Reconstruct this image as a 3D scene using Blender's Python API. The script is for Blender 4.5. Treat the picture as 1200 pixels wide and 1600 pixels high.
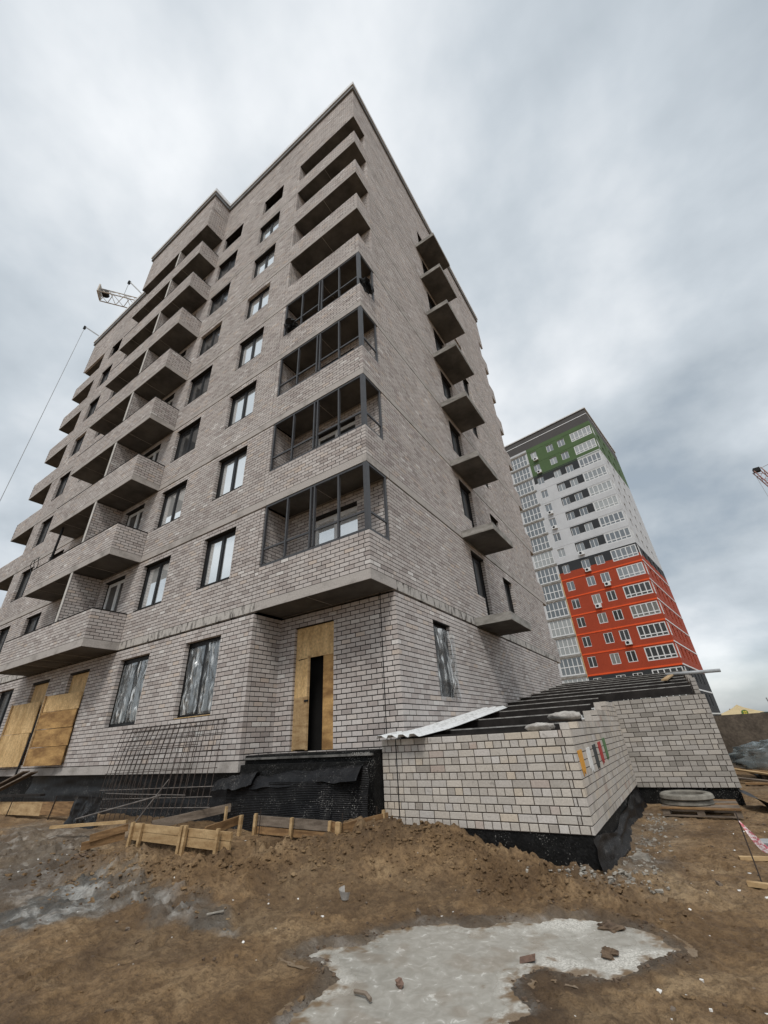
import bpy, math, random
import numpy as np
from mathutils import Vector, Matrix
random.seed(7); rng = np.random.default_rng(7)
R = math.radians
for o in list(bpy.data.objects): bpy.data.objects.remove(o)
scene = bpy.context.scene
COL = scene.collection

# ------------------------------------------------------------------ camera
CAM = np.array([4.3875, -6.3691, -0.1287]); YAW, PITCH, ROLL, FPX = -0.5599, 0.5069, -0.0591, 637.11
fw = np.array([math.sin(YAW)*math.cos(PITCH), math.cos(YAW)*math.cos(PITCH), math.sin(PITCH)])
r0 = np.array([math.cos(YAW), -math.sin(YAW), 0.0]); u0 = np.cross(r0, fw)
rt = r0*math.cos(ROLL) + u0*math.sin(ROLL); up = -r0*math.sin(ROLL) + u0*math.cos(ROLL)
cd = bpy.data.cameras.new('camera'); cam = bpy.data.objects.new('camera', cd); COL.objects.link(cam)
cd.sensor_fit = 'VERTICAL'; cd.sensor_height = 36.0; cd.lens = FPX/1600*36.0
cd.clip_start = 0.05; cd.clip_end = 6000
M = Matrix.Identity(4)
for i in range(3):
    M[i][0] = rt[i]; M[i][1] = up[i]; M[i][2] = -fw[i]; M[i][3] = CAM[i]
cam.matrix_world = M; scene.camera = cam
scene.render.resolution_x = 768; scene.render.resolution_y = 1024

# ------------------------------------------------------------------ world, sun, exposure
SUN = Vector((0.30, -0.62, 1.0)).normalized()
world = bpy.data.worlds.new('World'); scene.world = world; world.use_nodes = True
wt = world.node_tree; wt.nodes.clear()
def wn(t, **k):
    n = wt.nodes.new(t)
    for a, b in k.items(): setattr(n, a, b)
    return n
WL = wt.links.new
def wmath(op, a, b=None, c=None):
    n = wn('ShaderNodeMath', operation=op)
    for i, v in enumerate((a, b, c)):
        if v is None: continue
        if isinstance(v, (int, float)): n.inputs[i].default_value = v
        else: WL(v, n.inputs[i])
    return n.outputs[0]
wout = wn('ShaderNodeOutputWorld'); bg = wn('ShaderNodeBackground'); bg.inputs['Strength'].default_value = 0.1
WL(bg.outputs[0], wout.inputs[0])
sky = wn('ShaderNodeTexSky', sky_type='NISHITA', sun_disc=False)
sky.sun_elevation = math.asin(SUN.z); sky.sun_rotation = math.atan2(SUN.x, SUN.y)
sky.air_density = 1.2; sky.dust_density = 2.0
tc = wn('ShaderNodeTexCoord'); sep = wn('ShaderNodeSeparateXYZ'); WL(tc.outputs['Generated'], sep.inputs[0])
zc = wmath('ADD', wmath('MAXIMUM', sep.outputs[2], 0.0), 0.42)
px = wmath('DIVIDE', sep.outputs[0], zc); py = wmath('DIVIDE', sep.outputs[1], zc)
cmb = wn('ShaderNodeCombineXYZ'); WL(px, cmb.inputs[0]); WL(py, cmb.inputs[1]); cmb.inputs[2].default_value = 3.7
def wnoise(scale, detail, rough, dist, off=(0, 0, 0)):
    mp = wn('ShaderNodeMapping'); mp.inputs['Location'].default_value = off; WL(cmb.outputs[0], mp.inputs[0])
    n = wn('ShaderNodeTexNoise'); WL(mp.outputs[0], n.inputs['Vector'])
    n.inputs['Scale'].default_value = scale; n.inputs['Detail'].default_value = detail
    n.inputs['Roughness'].default_value = rough; n.inputs['Distortion'].default_value = dist
    return n.outputs['Fac']
n1 = wnoise(1.05, 3, 0.5, 0.1, (2.3, 0.4, 0)); n2 = wnoise(2.6, 6, 0.52, 0.05, (5.1, 1.2, 0))
cl = wmath('ADD', wmath('MULTIPLY', n1, 0.50), wmath('MULTIPLY', n2, 0.50))
ramp = wn('ShaderNodeValToRGB'); WL(cl, ramp.inputs[0])
e = ramp.color_ramp.elements
e[0].position = 0.38; e[0].color = (0.36, 0.415, 0.465, 1)
e[1].position = 0.62; e[1].color = (0.90, 0.925, 0.95, 1)
m_ = ramp.color_ramp.elements.new(0.49); m_.color = (0.565, 0.62, 0.67, 1)
vm = wn('ShaderNodeVectorMath', operation='SCALE'); WL(ramp.outputs[0], vm.inputs[0]); vm.inputs[3].default_value = 7.6
skym = wn('ShaderNodeMix', data_type='RGBA')
gap = wn('ShaderNodeMapRange'); WL(cl, gap.inputs[0])
gap.inputs[1].default_value = 0.30; gap.inputs[2].default_value = 0.44; gap.inputs[3].default_value = 0.75; gap.inputs[4].default_value = 0.97
hz = wn('ShaderNodeMapRange'); WL(sep.outputs[2], hz.inputs[0]); hz.inputs[1].default_value = 0.0; hz.inputs[2].default_value = 0.16
hz.inputs[3].default_value = 0.6; hz.inputs[4].default_value = 1.0
WL(wmath('MULTIPLY', gap.outputs[0], hz.outputs[0]), skym.inputs['Factor'])
WL(sky.outputs[0], skym.inputs['A']); WL(vm.outputs[0], skym.inputs['B'])
WL(skym.outputs['Result'], bg.inputs['Color'])

sd = bpy.data.lights.new('sun', 'SUN'); sd.energy = 1.5; sd.angle = R(15); sd.color = (1.0, 0.965, 0.91)
sun = bpy.data.objects.new('sun', sd); COL.objects.link(sun)
sun.rotation_euler = SUN.to_track_quat('Z', 'Y').to_euler(); sun.location = (20, -20, 60)
vs = scene.view_settings; vs.view_transform = 'Standard'; vs.look = 'None'; vs.gamma = 1.0; vs.exposure = 0.50
vs.use_curve_mapping = False

# ------------------------------------------------------------------ helpers: materials
def mat(name, c1, c2=None, scale=3.0, rough=0.85, bump=0.0, bscale=60.0, stretch=(1, 1, 1), metal=0.0, spec=0.3,
        detail=6, lo=0.35, hi=0.68, coat=0.0, alpha=None, fine=0.12, speck=0.0):
    m = bpy.data.materials.new(name); m.use_nodes = True; nt = m.node_tree
    b = nt.nodes['Principled BSDF']; L = nt.links.new
    b.inputs['Roughness'].default_value = rough; b.inputs['Metallic'].default_value = metal
    b.inputs['Specular IOR Level'].default_value = spec
    if coat: b.inputs['Coat Weight'].default_value = coat
    if alpha is not None: b.inputs['Alpha'].default_value = alpha
    g = nt.nodes.new('ShaderNodeNewGeometry'); mp = nt.nodes.new('ShaderNodeMapping'); L(g.outputs['Position'], mp.inputs[0])
    mp.inputs['Scale'].default_value = stretch
    if c2 is None: c2 = tuple(v*0.8 for v in c1)
    n = nt.nodes.new('ShaderNodeTexNoise'); L(mp.outputs[0], n.inputs['Vector'])
    n.inputs['Scale'].default_value = scale; n.inputs['Detail'].default_value = detail; n.inputs['Roughness'].default_value = 0.6
    r = nt.nodes.new('ShaderNodeValToRGB'); L(n.outputs['Fac'], r.inputs[0])
    r.color_ramp.elements[0].position = lo; r.color_ramp.elements[0].color = (*c2, 1)
    r.color_ramp.elements[1].position = hi; r.color_ramp.elements[1].color = (*c1, 1)
    n2 = nt.nodes.new('ShaderNodeTexNoise'); L(g.outputs['Position'], n2.inputs['Vector'])
    n2.inputs['Scale'].default_value = bscale; n2.inputs['Detail'].default_value = 4
    mr = nt.nodes.new('ShaderNodeMapRange'); L(n2.outputs['Fac'], mr.inputs[0])
    mr.inputs[1].default_value = 0.3; mr.inputs[2].default_value = 0.7; mr.inputs[3].default_value = 1-fine; mr.inputs[4].default_value = 1+fine
    mx = nt.nodes.new('ShaderNodeVectorMath'); mx.operation = 'SCALE'; L(r.outputs[0], mx.inputs[0]); L(mr.outputs[0], mx.inputs[3])
    L(mx.outputs[0], b.inputs['Base Color'])
    if speck:
        n5 = nt.nodes.new('ShaderNodeTexNoise'); L(g.outputs['Position'], n5.inputs['Vector']); n5.inputs['Scale'].default_value = 55; n5.inputs['Detail'].default_value = 3
        n6 = nt.nodes.new('ShaderNodeTexNoise'); L(g.outputs['Position'], n6.inputs['Vector']); n6.inputs['Scale'].default_value = 3.5; n6.inputs['Detail'].default_value = 5
        a5 = nt.nodes.new('ShaderNodeMath'); a5.operation = 'MULTIPLY_ADD'; L(n6.outputs['Fac'], a5.inputs[0]); a5.inputs[1].default_value = 0.45; L(n5.outputs['Fac'], a5.inputs[2])
        m5 = nt.nodes.new('ShaderNodeMapRange'); L(a5.outputs[0], m5.inputs[0]); m5.inputs[1].default_value = 0.86; m5.inputs[2].default_value = 0.97; m5.inputs[3].default_value = 0.0; m5.inputs[4].default_value = speck
        x5 = nt.nodes.new('ShaderNodeMix'); x5.data_type = 'RGBA'; L(m5.outputs[0], x5.inputs['Factor']); L(mx.outputs[0], x5.inputs['A']); x5.inputs['B'].default_value = (0.32, 0.31, 0.29, 1)
        L(x5.outputs['Result'], b.inputs['Base Color'])
    if bump:
        bp = nt.nodes.new('ShaderNodeBump'); bp.inputs['Strength'].default_value = bump; bp.inputs['Distance'].default_value = 0.01
        L(n2.outputs['Fac'], bp.inputs['Height']); L(bp.outputs[0], b.inputs['Normal'])
    return m

def brick_mat(name, cols, dirt=(0.10, 0.09, 0.08), dirt_amt=0.5, bump=0.35):
    m = bpy.data.materials.new(name); m.use_nodes = True; nt = m.node_tree; b = nt.nodes['Principled BSDF']; L = nt.links.new
    b.inputs['Roughness'].default_value = 0.88; b.inputs['Specular IOR Level'].default_value = 0.25
    at = nt.nodes.new('ShaderNodeAttribute'); at.attribute_name = 'rnd'
    oi = nt.nodes.new('ShaderNodeObjectInfo')
    ad = nt.nodes.new('ShaderNodeMath'); ad.operation = 'ADD'; L(at.outputs['Fac'], ad.inputs[0]); L(oi.outputs['Random'], ad.inputs[1])
    fr = nt.nodes.new('ShaderNodeMath'); fr.operation = 'FRACT'; L(ad.outputs[0], fr.inputs[0])
    r = nt.nodes.new('ShaderNodeValToRGB'); L(fr.outputs[0], r.inputs[0]); r.color_ramp.interpolation = 'LINEAR'
    el = r.color_ramp.elements
    el[0].position = cols[0][0]; el[0].color = (*cols[0][1], 1); el[1].position = cols[-1][0]; el[1].color = (*cols[-1][1], 1)
    for p_, c_ in cols[1:-1]:
        q = el.new(p_); q.color = (*c_, 1)
    g = nt.nodes.new('ShaderNodeNewGeometry')
    def noise(sc, det, st=(1, 1, 1)):
        mp = nt.nodes.new('ShaderNodeMapping'); mp.inputs['Scale'].default_value = st; L(g.outputs['Position'], mp.inputs[0])
        n = nt.nodes.new('ShaderNodeTexNoise'); n.inputs['Scale'].default_value = sc; n.inputs['Detail'].default_value = det
        n.inputs['Roughness'].default_value = 0.62; L(mp.outputs[0], n.inputs['Vector']); return n.outputs['Fac']
    nb = noise(38, 5); nl = noise(0.45, 5, (1, 1, 0.6)); nd = noise(7, 6)
    mr = nt.nodes.new('ShaderNodeMapRange'); L(nb, mr.inputs[0]); mr.inputs[1].default_value = 0.25; mr.inputs[2].default_value = 0.75
    mr.inputs[3].default_value = 0.84; mr.inputs[4].default_value = 1.14
    ml = nt.nodes.new('ShaderNodeMapRange'); L(nl, ml.inputs[0]); ml.inputs[1].default_value = 0.3; ml.inputs[2].default_value = 0.7
    ml.inputs[3].default_value = 0.86; ml.inputs[4].default_value = 1.10
    mu = nt.nodes.new('ShaderNodeMath'); mu.operation = 'MULTIPLY'; L(mr.outputs[0], mu.inputs[0]); L(ml.outputs[0], mu.inputs[1])
    sc = nt.nodes.new('ShaderNodeVectorMath'); sc.operation = 'SCALE'; L(r.outputs[0], sc.inputs[0]); L(mu.outputs[0], sc.inputs[3])
    ne = noise(1.3, 6, (1, 1, 2.2)); em = nt.nodes.new('ShaderNodeMapRange'); L(ne, em.inputs[0]); em.inputs[1].default_value = 0.56; em.inputs[2].default_value = 0.74; em.inputs[3].default_value = 0.0; em.inputs[4].default_value = 0.32
    ex = nt.nodes.new('ShaderNodeMix'); ex.data_type = 'RGBA'; L(em.outputs[0], ex.inputs['Factor']); L(sc.outputs[0], ex.inputs['A']); ex.inputs['B'].default_value = (0.62, 0.60, 0.57, 1)
    dm = nt.nodes.new('ShaderNodeMapRange'); L(nd, dm.inputs[0]); dm.inputs[1].default_value = 0.64; dm.inputs[2].default_value = 0.76
    dm.inputs[3].default_value = 0.0; dm.inputs[4].default_value = dirt_amt
    mx = nt.nodes.new('ShaderNodeMix'); mx.data_type = 'RGBA'; L(dm.outputs[0], mx.inputs['Factor']); L(ex.outputs['Result'], mx.inputs['A'])
    mx.inputs['B'].default_value = (*dirt, 1); L(mx.outputs['Result'], b.inputs['Base Color'])
    bp = nt.nodes.new('ShaderNodeBump'); bp.inputs['Strength'].default_value = bump; bp.inputs['Distance'].default_value = 0.006
    L(nb, bp.inputs['Height']); L(bp.outputs[0], b.inputs['Normal'])
    return m

MT = {}
MT['brick'] = brick_mat('facing_brick', [(0.0, (0.34, 0.302, 0.285)), (0.12, (0.425, 0.378, 0.356)), (0.45, (0.485, 0.446, 0.424)),
    (0.86, (0.525, 0.487, 0.465)), (0.92, (0.52, 0.44, 0.38)), (0.955, (0.52, 0.475, 0.45)), (1.0, (0.66, 0.635, 0.61))], dirt_amt=0.25)
MT['brick_annex'] = brick_mat('annex_brick', [(0.0, (0.33, 0.295, 0.26)), (0.12, (0.43, 0.395, 0.355)), (0.45, (0.52, 0.475, 0.42)),
    (0.7, (0.48, 0.45, 0.42)), (0.85, (0.53, 0.46, 0.375)), (0.95, (0.57, 0.54, 0.51)), (1.0, (0.42, 0.335, 0.285))], dirt=(0.13, 0.115, 0.10), dirt_amt=0.55, bump=0.6)
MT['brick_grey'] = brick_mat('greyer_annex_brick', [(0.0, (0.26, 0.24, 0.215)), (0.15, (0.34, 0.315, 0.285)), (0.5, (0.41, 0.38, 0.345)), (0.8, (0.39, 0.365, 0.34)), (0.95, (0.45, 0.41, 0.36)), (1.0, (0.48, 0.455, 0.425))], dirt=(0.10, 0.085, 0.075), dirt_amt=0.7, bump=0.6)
MT['mortar'] = mat('dark_mortar', (0.028, 0.026, 0.024), (0.014, 0.013, 0.012), 4, 0.95, bump=0.4)
MT['mortar_annex'] = mat('brown_mortar', (0.095, 0.078, 0.064), (0.045, 0.037, 0.031), 5, 0.95, bump=0.6)
MT['concrete'] = mat('raw_concrete', (0.36, 0.345, 0.32), (0.17, 0.16, 0.145), 2.2, 0.9, bump=0.35, bscale=45, stretch=(1, 1, 2.2))
MT['band'] = mat('slab_edge_concrete', (0.42, 0.39, 0.365), (0.26, 0.24, 0.22), 1.7, 0.9, bump=0.5, bscale=30, stretch=(1, 1, 1.5), lo=0.30, hi=0.50)
MT['band_wet'] = mat('streaked_slab_edge', (0.46, 0.435, 0.405), (0.10, 0.092, 0.085), 3.4, 0.9, bump=0.5, bscale=30, stretch=(2.2, 2.2, 0.7), lo=0.38, hi=0.50)
MT['pale_edge'] = mat('pale_plastered_edge', (0.62, 0.60, 0.57), (0.48, 0.46, 0.43), 3, 0.9)
MT['shaded_soffit'] = mat('shaded_slab_underside', (0.125, 0.119, 0.11), (0.06, 0.057, 0.053), 1.3, 0.9, bump=0.2)  # concrete underside with the shade below the slabs darkened into its colour
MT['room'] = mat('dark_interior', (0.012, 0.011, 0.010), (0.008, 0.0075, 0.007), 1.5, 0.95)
MT['frame'] = mat('anthracite_frame', (0.024, 0.025, 0.027), (0.018, 0.019, 0.021), 5, 0.5, spec=0.3)
MT['balcony_frame'] = mat('grey_aluminium', (0.065, 0.066, 0.071), (0.048, 0.049, 0.053), 5, 0.45, spec=0.4)
MT['white_frame'] = mat('white_plastic', (0.74, 0.75, 0.75), (0.62, 0.63, 0.63), 6, 0.4, spec=0.5)
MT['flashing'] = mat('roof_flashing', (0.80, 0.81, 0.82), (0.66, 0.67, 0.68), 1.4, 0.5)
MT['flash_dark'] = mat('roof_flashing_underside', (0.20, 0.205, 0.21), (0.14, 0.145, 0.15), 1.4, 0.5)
MT['plywood'] = mat('plywood', (0.68, 0.48, 0.245), (0.43, 0.28, 0.125), 2.6, 0.75, stretch=(2, 2, 0.8), bscale=18, fine=0.22, bump=0.15)
MT['plywood_stain'] = mat('stained_plywood', (0.55, 0.34, 0.135), (0.22, 0.12, 0.045), 2.2, 0.75, stretch=(0.8, 0.8, 2.2), bscale=25, bump=0.15)
MT['timber'] = mat('formwork_timber', (0.33, 0.20, 0.095), (0.14, 0.078, 0.036), 2.6, 0.85, stretch=(1, 1, 9), bscale=40, bump=0.3)
MT['timber_new'] = mat('fresh_timber', (0.52, 0.37, 0.20), (0.30, 0.19, 0.09), 3, 0.8, stretch=(1, 1, 4), bscale=40, bump=0.2)
MT['timber_old'] = mat('weathered_timber', (0.23, 0.185, 0.145), (0.11, 0.085, 0.065), 3, 0.9, stretch=(1, 1, 6), bscale=40, bump=0.3)
MT['bitumen'] = mat('bitumen_coating', (0.014, 0.014, 0.014), (0.005, 0.005, 0.005), 9, 0.7, bump=1.0, bscale=34, spec=0.18, fine=0.6, lo=0.45, hi=0.75, speck=0.75)
MT['membrane'] = mat('black_membrane', (0.015, 0.015, 0.016), (0.005, 0.005, 0.006), 6, 0.5, bump=0.6, bscale=50, spec=0.25, fine=0.6, lo=0.42, hi=0.72, speck=0.6)
MT['lip_dust'] = mat('dusty_slab_lip', (0.17, 0.165, 0.155), (0.05, 0.048, 0.045), 5, 0.9)
MT['steel'] = mat('dark_steel', (0.030, 0.026, 0.024), (0.014, 0.012, 0.011), 4, 0.75, metal=0.0, spec=0.2, bump=0.2)
MT['steel_edge'] = mat('pale_flange_edge', (0.42, 0.41, 0.39), (0.16, 0.15, 0.14), 6, 0.5)  # paler tone for the strip along the beam flanges
MT['rebar'] = mat('rusty_rebar', (0.055, 0.038, 0.029), (0.026, 0.020, 0.017), 9, 0.8, bump=0.4)
MT['rebar_grey'] = mat('grey_rebar', (0.22, 0.20, 0.185), (0.12, 0.105, 0.095), 9, 0.7)
MT['zinc'] = mat('galvanised_sheet', (0.74, 0.75, 0.75), (0.40, 0.40, 0.39), 9, 0.45, metal=0.15, spec=0.5, lo=0.28, hi=0.5)
MT['pipe'] = mat('grey_pipe', (0.40, 0.42, 0.43), (0.30, 0.31, 0.32), 4, 0.4)
MT['black'] = mat('black_plastic', (0.014, 0.014, 0.015), (0.010, 0.010, 0.010), 4, 0.6, spec=0.2)
MT['sack'] = mat('dusty_sackcloth', (0.46, 0.44, 0.41), (0.28, 0.26, 0.24), 9, 0.95, bump=0.5)
MT['stone'] = mat('pale_rubble', (0.40, 0.375, 0.33), (0.17, 0.15, 0.125), 6, 0.95, bump=0.5)
MT['white_scrap'] = mat('white_scrap', (0.80, 0.79, 0.76), (0.62, 0.60, 0.57), 9, 0.8)
MT['clod'] = mat('earth_clod', (0.15, 0.105, 0.07), (0.08, 0.055, 0.038), 9, 0.95, bump=0.8, bscale=30)
MT['oldbrick'] = mat('broken_brick', (0.24, 0.15, 0.11), (0.15, 0.10, 0.08), 9, 0.95, bump=0.8, bscale=40)
MT['fence'] = mat('weathered_fence_board', (0.150, 0.122, 0.095), (0.066, 0.054, 0.043), 1.6, 0.95, bump=0.5, bscale=14, fine=0.25)
MT['ring'] = mat('ring_concrete', (0.27, 0.255, 0.22), (0.14, 0.13, 0.112), 6, 0.95, bump=0.5)

def glass(name, col, rough, refl, vary=False):
    m = bpy.data.materials.new(name); m.use_nodes = True; nt = m.node_tree; L = nt.links.new
    b = nt.nodes['Principled BSDF']; out = nt.nodes['Material Output']
    b.inputs['Base Color'].default_value = (*col, 1); b.inputs['Roughness'].default_value = 0.3
    gl = nt.nodes.new('ShaderNodeBsdfGlossy'); gl.inputs['Roughness'].default_value = rough; gl.inputs['Color'].default_value = (0.92, 0.95, 0.96, 1)
    if vary:
        oi = nt.nodes.new('ShaderNodeObjectInfo'); rr = nt.nodes.new('ShaderNodeValToRGB'); L(oi.outputs['Random'], rr.inputs[0]); L(rr.outputs[0], b.inputs['Base Color'])
        rr.color_ramp.elements[0].color = (0.012, 0.013, 0.014, 1); rr.color_ramp.elements[1].color = (0.30, 0.30, 0.28, 1); q_ = rr.color_ramp.elements.new(0.6); q_.color = (*col, 1)
    lw = nt.nodes.new('ShaderNodeLayerWeight'); lw.inputs[0].default_value = 0.35
    mr = nt.nodes.new('ShaderNodeMapRange'); L(lw.outputs['Facing'], mr.inputs[0])
    mr.inputs[3].default_value = refl*0.55; mr.inputs[4].default_value = min(1.0, refl*1.5)
    mx = nt.nodes.new('ShaderNodeMixShader'); L(mr.outputs[0], mx.inputs[0]); L(b.outputs[0], mx.inputs[1]); L(gl.outputs[0], mx.inputs[2])
    L(mx.outputs[0], out.inputs[0])
    return m
MT['glass_mirror'] = glass('sky_painted_coated_glass', (0.85, 0.87, 0.87), 0.02, 0.80)  # near-white base paints bright sky reflection into the panes, besides the real gloss
MT['glass_dark'] = glass('plain_window_glass', (0.03, 0.032, 0.034), 0.03, 0.22)
MT['glass_side'] = glass('dark_side_glass', (0.02, 0.021, 0.023), 0.06, 0.07)
MT['glass_tower'] = glass('tower_window_glass', (0.045, 0.05, 0.055), 0.04, 0.30, True)
MT['glass_tower2'] = glass('tower_loggia_glass', (0.045, 0.05, 0.05), 0.04, 0.26, True)

def film_mat(name, a0, a1, col, rough, st=(11, 11, 1.1)):
    m = bpy.data.materials.new(name); m.use_nodes = True; nt = m.node_tree; L = nt.links.new; nt.nodes.remove(nt.nodes['Principled BSDF'])
    out = nt.nodes['Material Output']; tr = nt.nodes.new('ShaderNodeBsdfTransparent'); di = nt.nodes.new('ShaderNodeBsdfDiffuse'); gl = nt.nodes.new('ShaderNodeBsdfGlossy')
    di.inputs[0].default_value = (*col, 1); gl.inputs[0].default_value = (0.95, 0.97, 0.97, 1); gl.inputs['Roughness'].default_value = rough
    m1 = nt.nodes.new('ShaderNodeMixShader'); m1.inputs[0].default_value = 0.35; L(di.outputs[0], m1.inputs[1]); L(gl.outputs[0], m1.inputs[2])
    g = nt.nodes.new('ShaderNodeNewGeometry'); mp = nt.nodes.new('ShaderNodeMapping'); mp.inputs['Scale'].default_value = st; mp.inputs['Rotation'].default_value = (0.0, 0.35, 0.0); L(g.outputs['Position'], mp.inputs[0])
    n = nt.nodes.new('ShaderNodeTexNoise'); n.inputs['Scale'].default_value = 1.0; n.inputs['Detail'].default_value = 4; n.inputs['Distortion'].default_value = 0.8; L(mp.outputs[0], n.inputs['Vector'])
    mr = nt.nodes.new('ShaderNodeMapRange'); mr.interpolation_type = 'SMOOTHSTEP'; L(n.outputs['Fac'], mr.inputs[0]); mr.inputs[1].default_value = 0.50; mr.inputs[2].default_value = 0.70; mr.inputs[3].default_value = a0; mr.inputs[4].default_value = a1
    lw = nt.nodes.new('ShaderNodeLayerWeight'); lw.inputs[0].default_value = 0.25
    mx = nt.nodes.new('ShaderNodeMath'); mx.operation = 'MULTIPLY_ADD'; mx.use_clamp = True; L(lw.outputs['Fresnel'], mx.inputs[0]); mx.inputs[1].default_value = 0.55; L(mr.outputs[0], mx.inputs[2])
    m2 = nt.nodes.new('ShaderNodeMixShader'); L(mx.outputs[0], m2.inputs[0]); L(tr.outputs[0], m2.inputs[1]); L(m1.outputs[0], m2.inputs[2]); L(m2.outputs[0], out.inputs[0])
    return m
MT['film'] = film_mat('clear_plastic_film', 0.06, 0.75, (0.80, 0.82, 0.82), 0.22)
MT['wrap'] = film_mat('bluish_plastic_wrap', 0.40, 0.98, (0.17, 0.21, 0.225), 0.25, (2.5, 2.5, 7))

# ------------------------------------------------------------------ helpers: meshes and objects
class MB:
    def __init__(s): s.v = []; s.f = []
    def add(s, vs_, fs_):
        n = len(s.v); s.v += [tuple(map(float, q)) for q in vs_]; s.f += [tuple(i+n for i in f_) for f_ in fs_]; return s
    def quad(s, a, b, c, d): return s.add([a, b, c, d], [(0, 1, 2, 3)])
    def box(s, x0, x1, y0, y1, z0, z1):
        return s.add([(x0,y0,z0),(x1,y0,z0),(x1,y1,z0),(x0,y1,z0),(x0,y0,z1),(x1,y0,z1),(x1,y1,z1),(x0,y1,z1)],
                     [(0,3,2,1),(4,5,6,7),(0,1,5,4),(1,2,6,5),(2,3,7,6),(3,0,4,7)])
    def obox(s, c, a, b, d):   # centre and three half-axis vectors
        c, a, b, d = map(np.array, (c, a, b, d)); P = []
        for k in (-1, 1):
            for (i, j) in ((-1,-1),(1,-1),(1,1),(-1,1)): P.append(c+a*i+b*j+d*k)
        return s.add(P, [(0,3,2,1),(4,5,6,7),(0,1,5,4),(1,2,6,5),(2,3,7,6),(3,0,4,7)])
    def beam(s, p, q, w, h, upv=(0, 0, 1)):   # rectangular bar from p to q; h along upv
        p, q = np.array(p, float), np.array(q, float); d = q-p; L_ = np.linalg.norm(d); d /= L_
        sd_ = np.cross(d, upv); sd_ /= np.linalg.norm(sd_); u_ = np.cross(sd_, d)
        return s.obox((p+q)/2, d*L_/2, sd_*w/2, u_*h/2)
    def tube(s, pts, r, n=6, cap=True):
        pts = [np.array(q, float) for q in pts]; rings = []
        base = len(s.v)
        for i, q in enumerate(pts):
            d = pts[min(i+1, len(pts)-1)]-pts[max(i-1, 0)]; d /= np.linalg.norm(d)
            a = np.cross(d, (0.31, 0.2, 0.93)); a /= np.linalg.norm(a); b = np.cross(d, a)
            rr = r[i] if isinstance(r, (list, tuple)) else r
            for k in range(n):
                t = 2*math.pi*k/n; s.v.append(tuple(q+a*rr*math.cos(t)+b*rr*math.sin(t)))
        for i in range(len(pts)-1):
            for k in range(n):
                k2 = (k+1) % n
                s.f.append((base+i*n+k, base+i*n+k2, base+(i+1)*n+k2, base+(i+1)*n+k))
        if cap:
            s.f.append(tuple(base+k for k in range(n))[::-1]); s.f.append(tuple(base+(len(pts)-1)*n+k for k in range(n)))
        return s
    def grid(s, fn, nu, nv):
        b = len(s.v)
        for j in range(nv+1):
            for i in range(nu+1): s.v.append(tuple(map(float, fn(i/nu, j/nv))))
        for j in range(nv):
            for i in range(nu):
                a = b+j*(nu+1)+i; s.f.append((a, a+1, a+nu+2, a+nu+1))
        return s
    def mesh(s, name, smooth=False):
        me = bpy.data.meshes.new(name); me.from_pydata(s.v, [], s.f); me.update()
        if smooth: me.shade_smooth()
        return me

WLOC = {}
def link(name, me, material, parent=None, loc=(0, 0, 0), rot=None):
    o = bpy.data.objects.new(name, me); COL.objects.link(o)
    if me is not None and material is not None and not me.materials: me.materials.append(MT[material] if isinstance(material, str) else material)
    loc = Vector(loc); WLOC[o.name] = loc
    if parent is not None:
        o.parent = parent; o.location = loc-WLOC[parent.name]
    else: o.location = loc
    if rot is not None: o.rotation_euler = rot
    return o
def part(name, mb, material, parent, loc=(0, 0, 0), rot=None, smooth=False, kind=None, label=None):
    me = mb.mesh(name, smooth) if isinstance(mb, MB) else mb
    o = link(name, me, material, parent, loc, rot)
    if kind: o['kind'] = kind
    if label: o['label'] = label
    return o
def tag(o, label=None, cat=None, group=None, kind=None):
    if label: o['label'] = label
    if cat: o['category'] = cat
    if group: o['group'] = group
    if kind: o['kind'] = kind
    return o
def thing(name, label, cat, loc=(0, 0, 0), group=None):
    return tag(link(name, None, None, None, loc), label, cat, group)
def solo(name, mb, material, label, cat, base, group=None, smooth=False):
    """one-mesh thing: mesh given in world coordinates, origin moved to its base"""
    mb.v = [(a-base[0], b-base[1], c-base[2]) for a, b, c in mb.v]
    return tag(link(name, mb.mesh(name, smooth), material, None, base), label, cat, group)

def project(P):
    d = np.asarray(P)-CAM; zf = d@fw
    return 600+FPX*(d@rt)/zf, 800-FPX*(d@up)/zf, zf

# ------------------------------------------------------------------ ground height
def hash2(i, j, s):
    h = (i*374761393 + j*668265263 + s*1442695041) & 0xFFFFFFFF
    h = ((h ^ (h >> 13))*1274126177) & 0xFFFFFFFF
    return ((h ^ (h >> 16)) & 0xFFFF)/65535.0
def vnoise(x, y, s=0):
    x = np.asarray(x, float); y = np.asarray(y, float)
    i = np.floor(x).astype(np.int64); j = np.floor(y).astype(np.int64); fx = x-i; fy = y-j
    fx = fx*fx*fx*(fx*(fx*6-15)+10); fy = fy*fy*fy*(fy*(fy*6-15)+10)
    a = hash2(i, j, s); b = hash2(i+1, j, s); c = hash2(i, j+1, s); d = hash2(i+1, j+1, s)
    return (a*(1-fx)+b*fx)*(1-fy)+(c*(1-fx)+d*fx)*fy-0.5
def fbm(x, y, s=0, octv=4, g=0.5, lac=2.03):
    t = 0; a = 1.0
    for k in range(octv):
        t = t+a*vnoise(x, y, s+k*17); x = x*lac+3.1; y = y*lac-1.7; a *= g
    return t
def sstep(a, b, x):
    t = np.clip((x-a)/(b-a), 0, 1); return t*t*(3-2*t)
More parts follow.
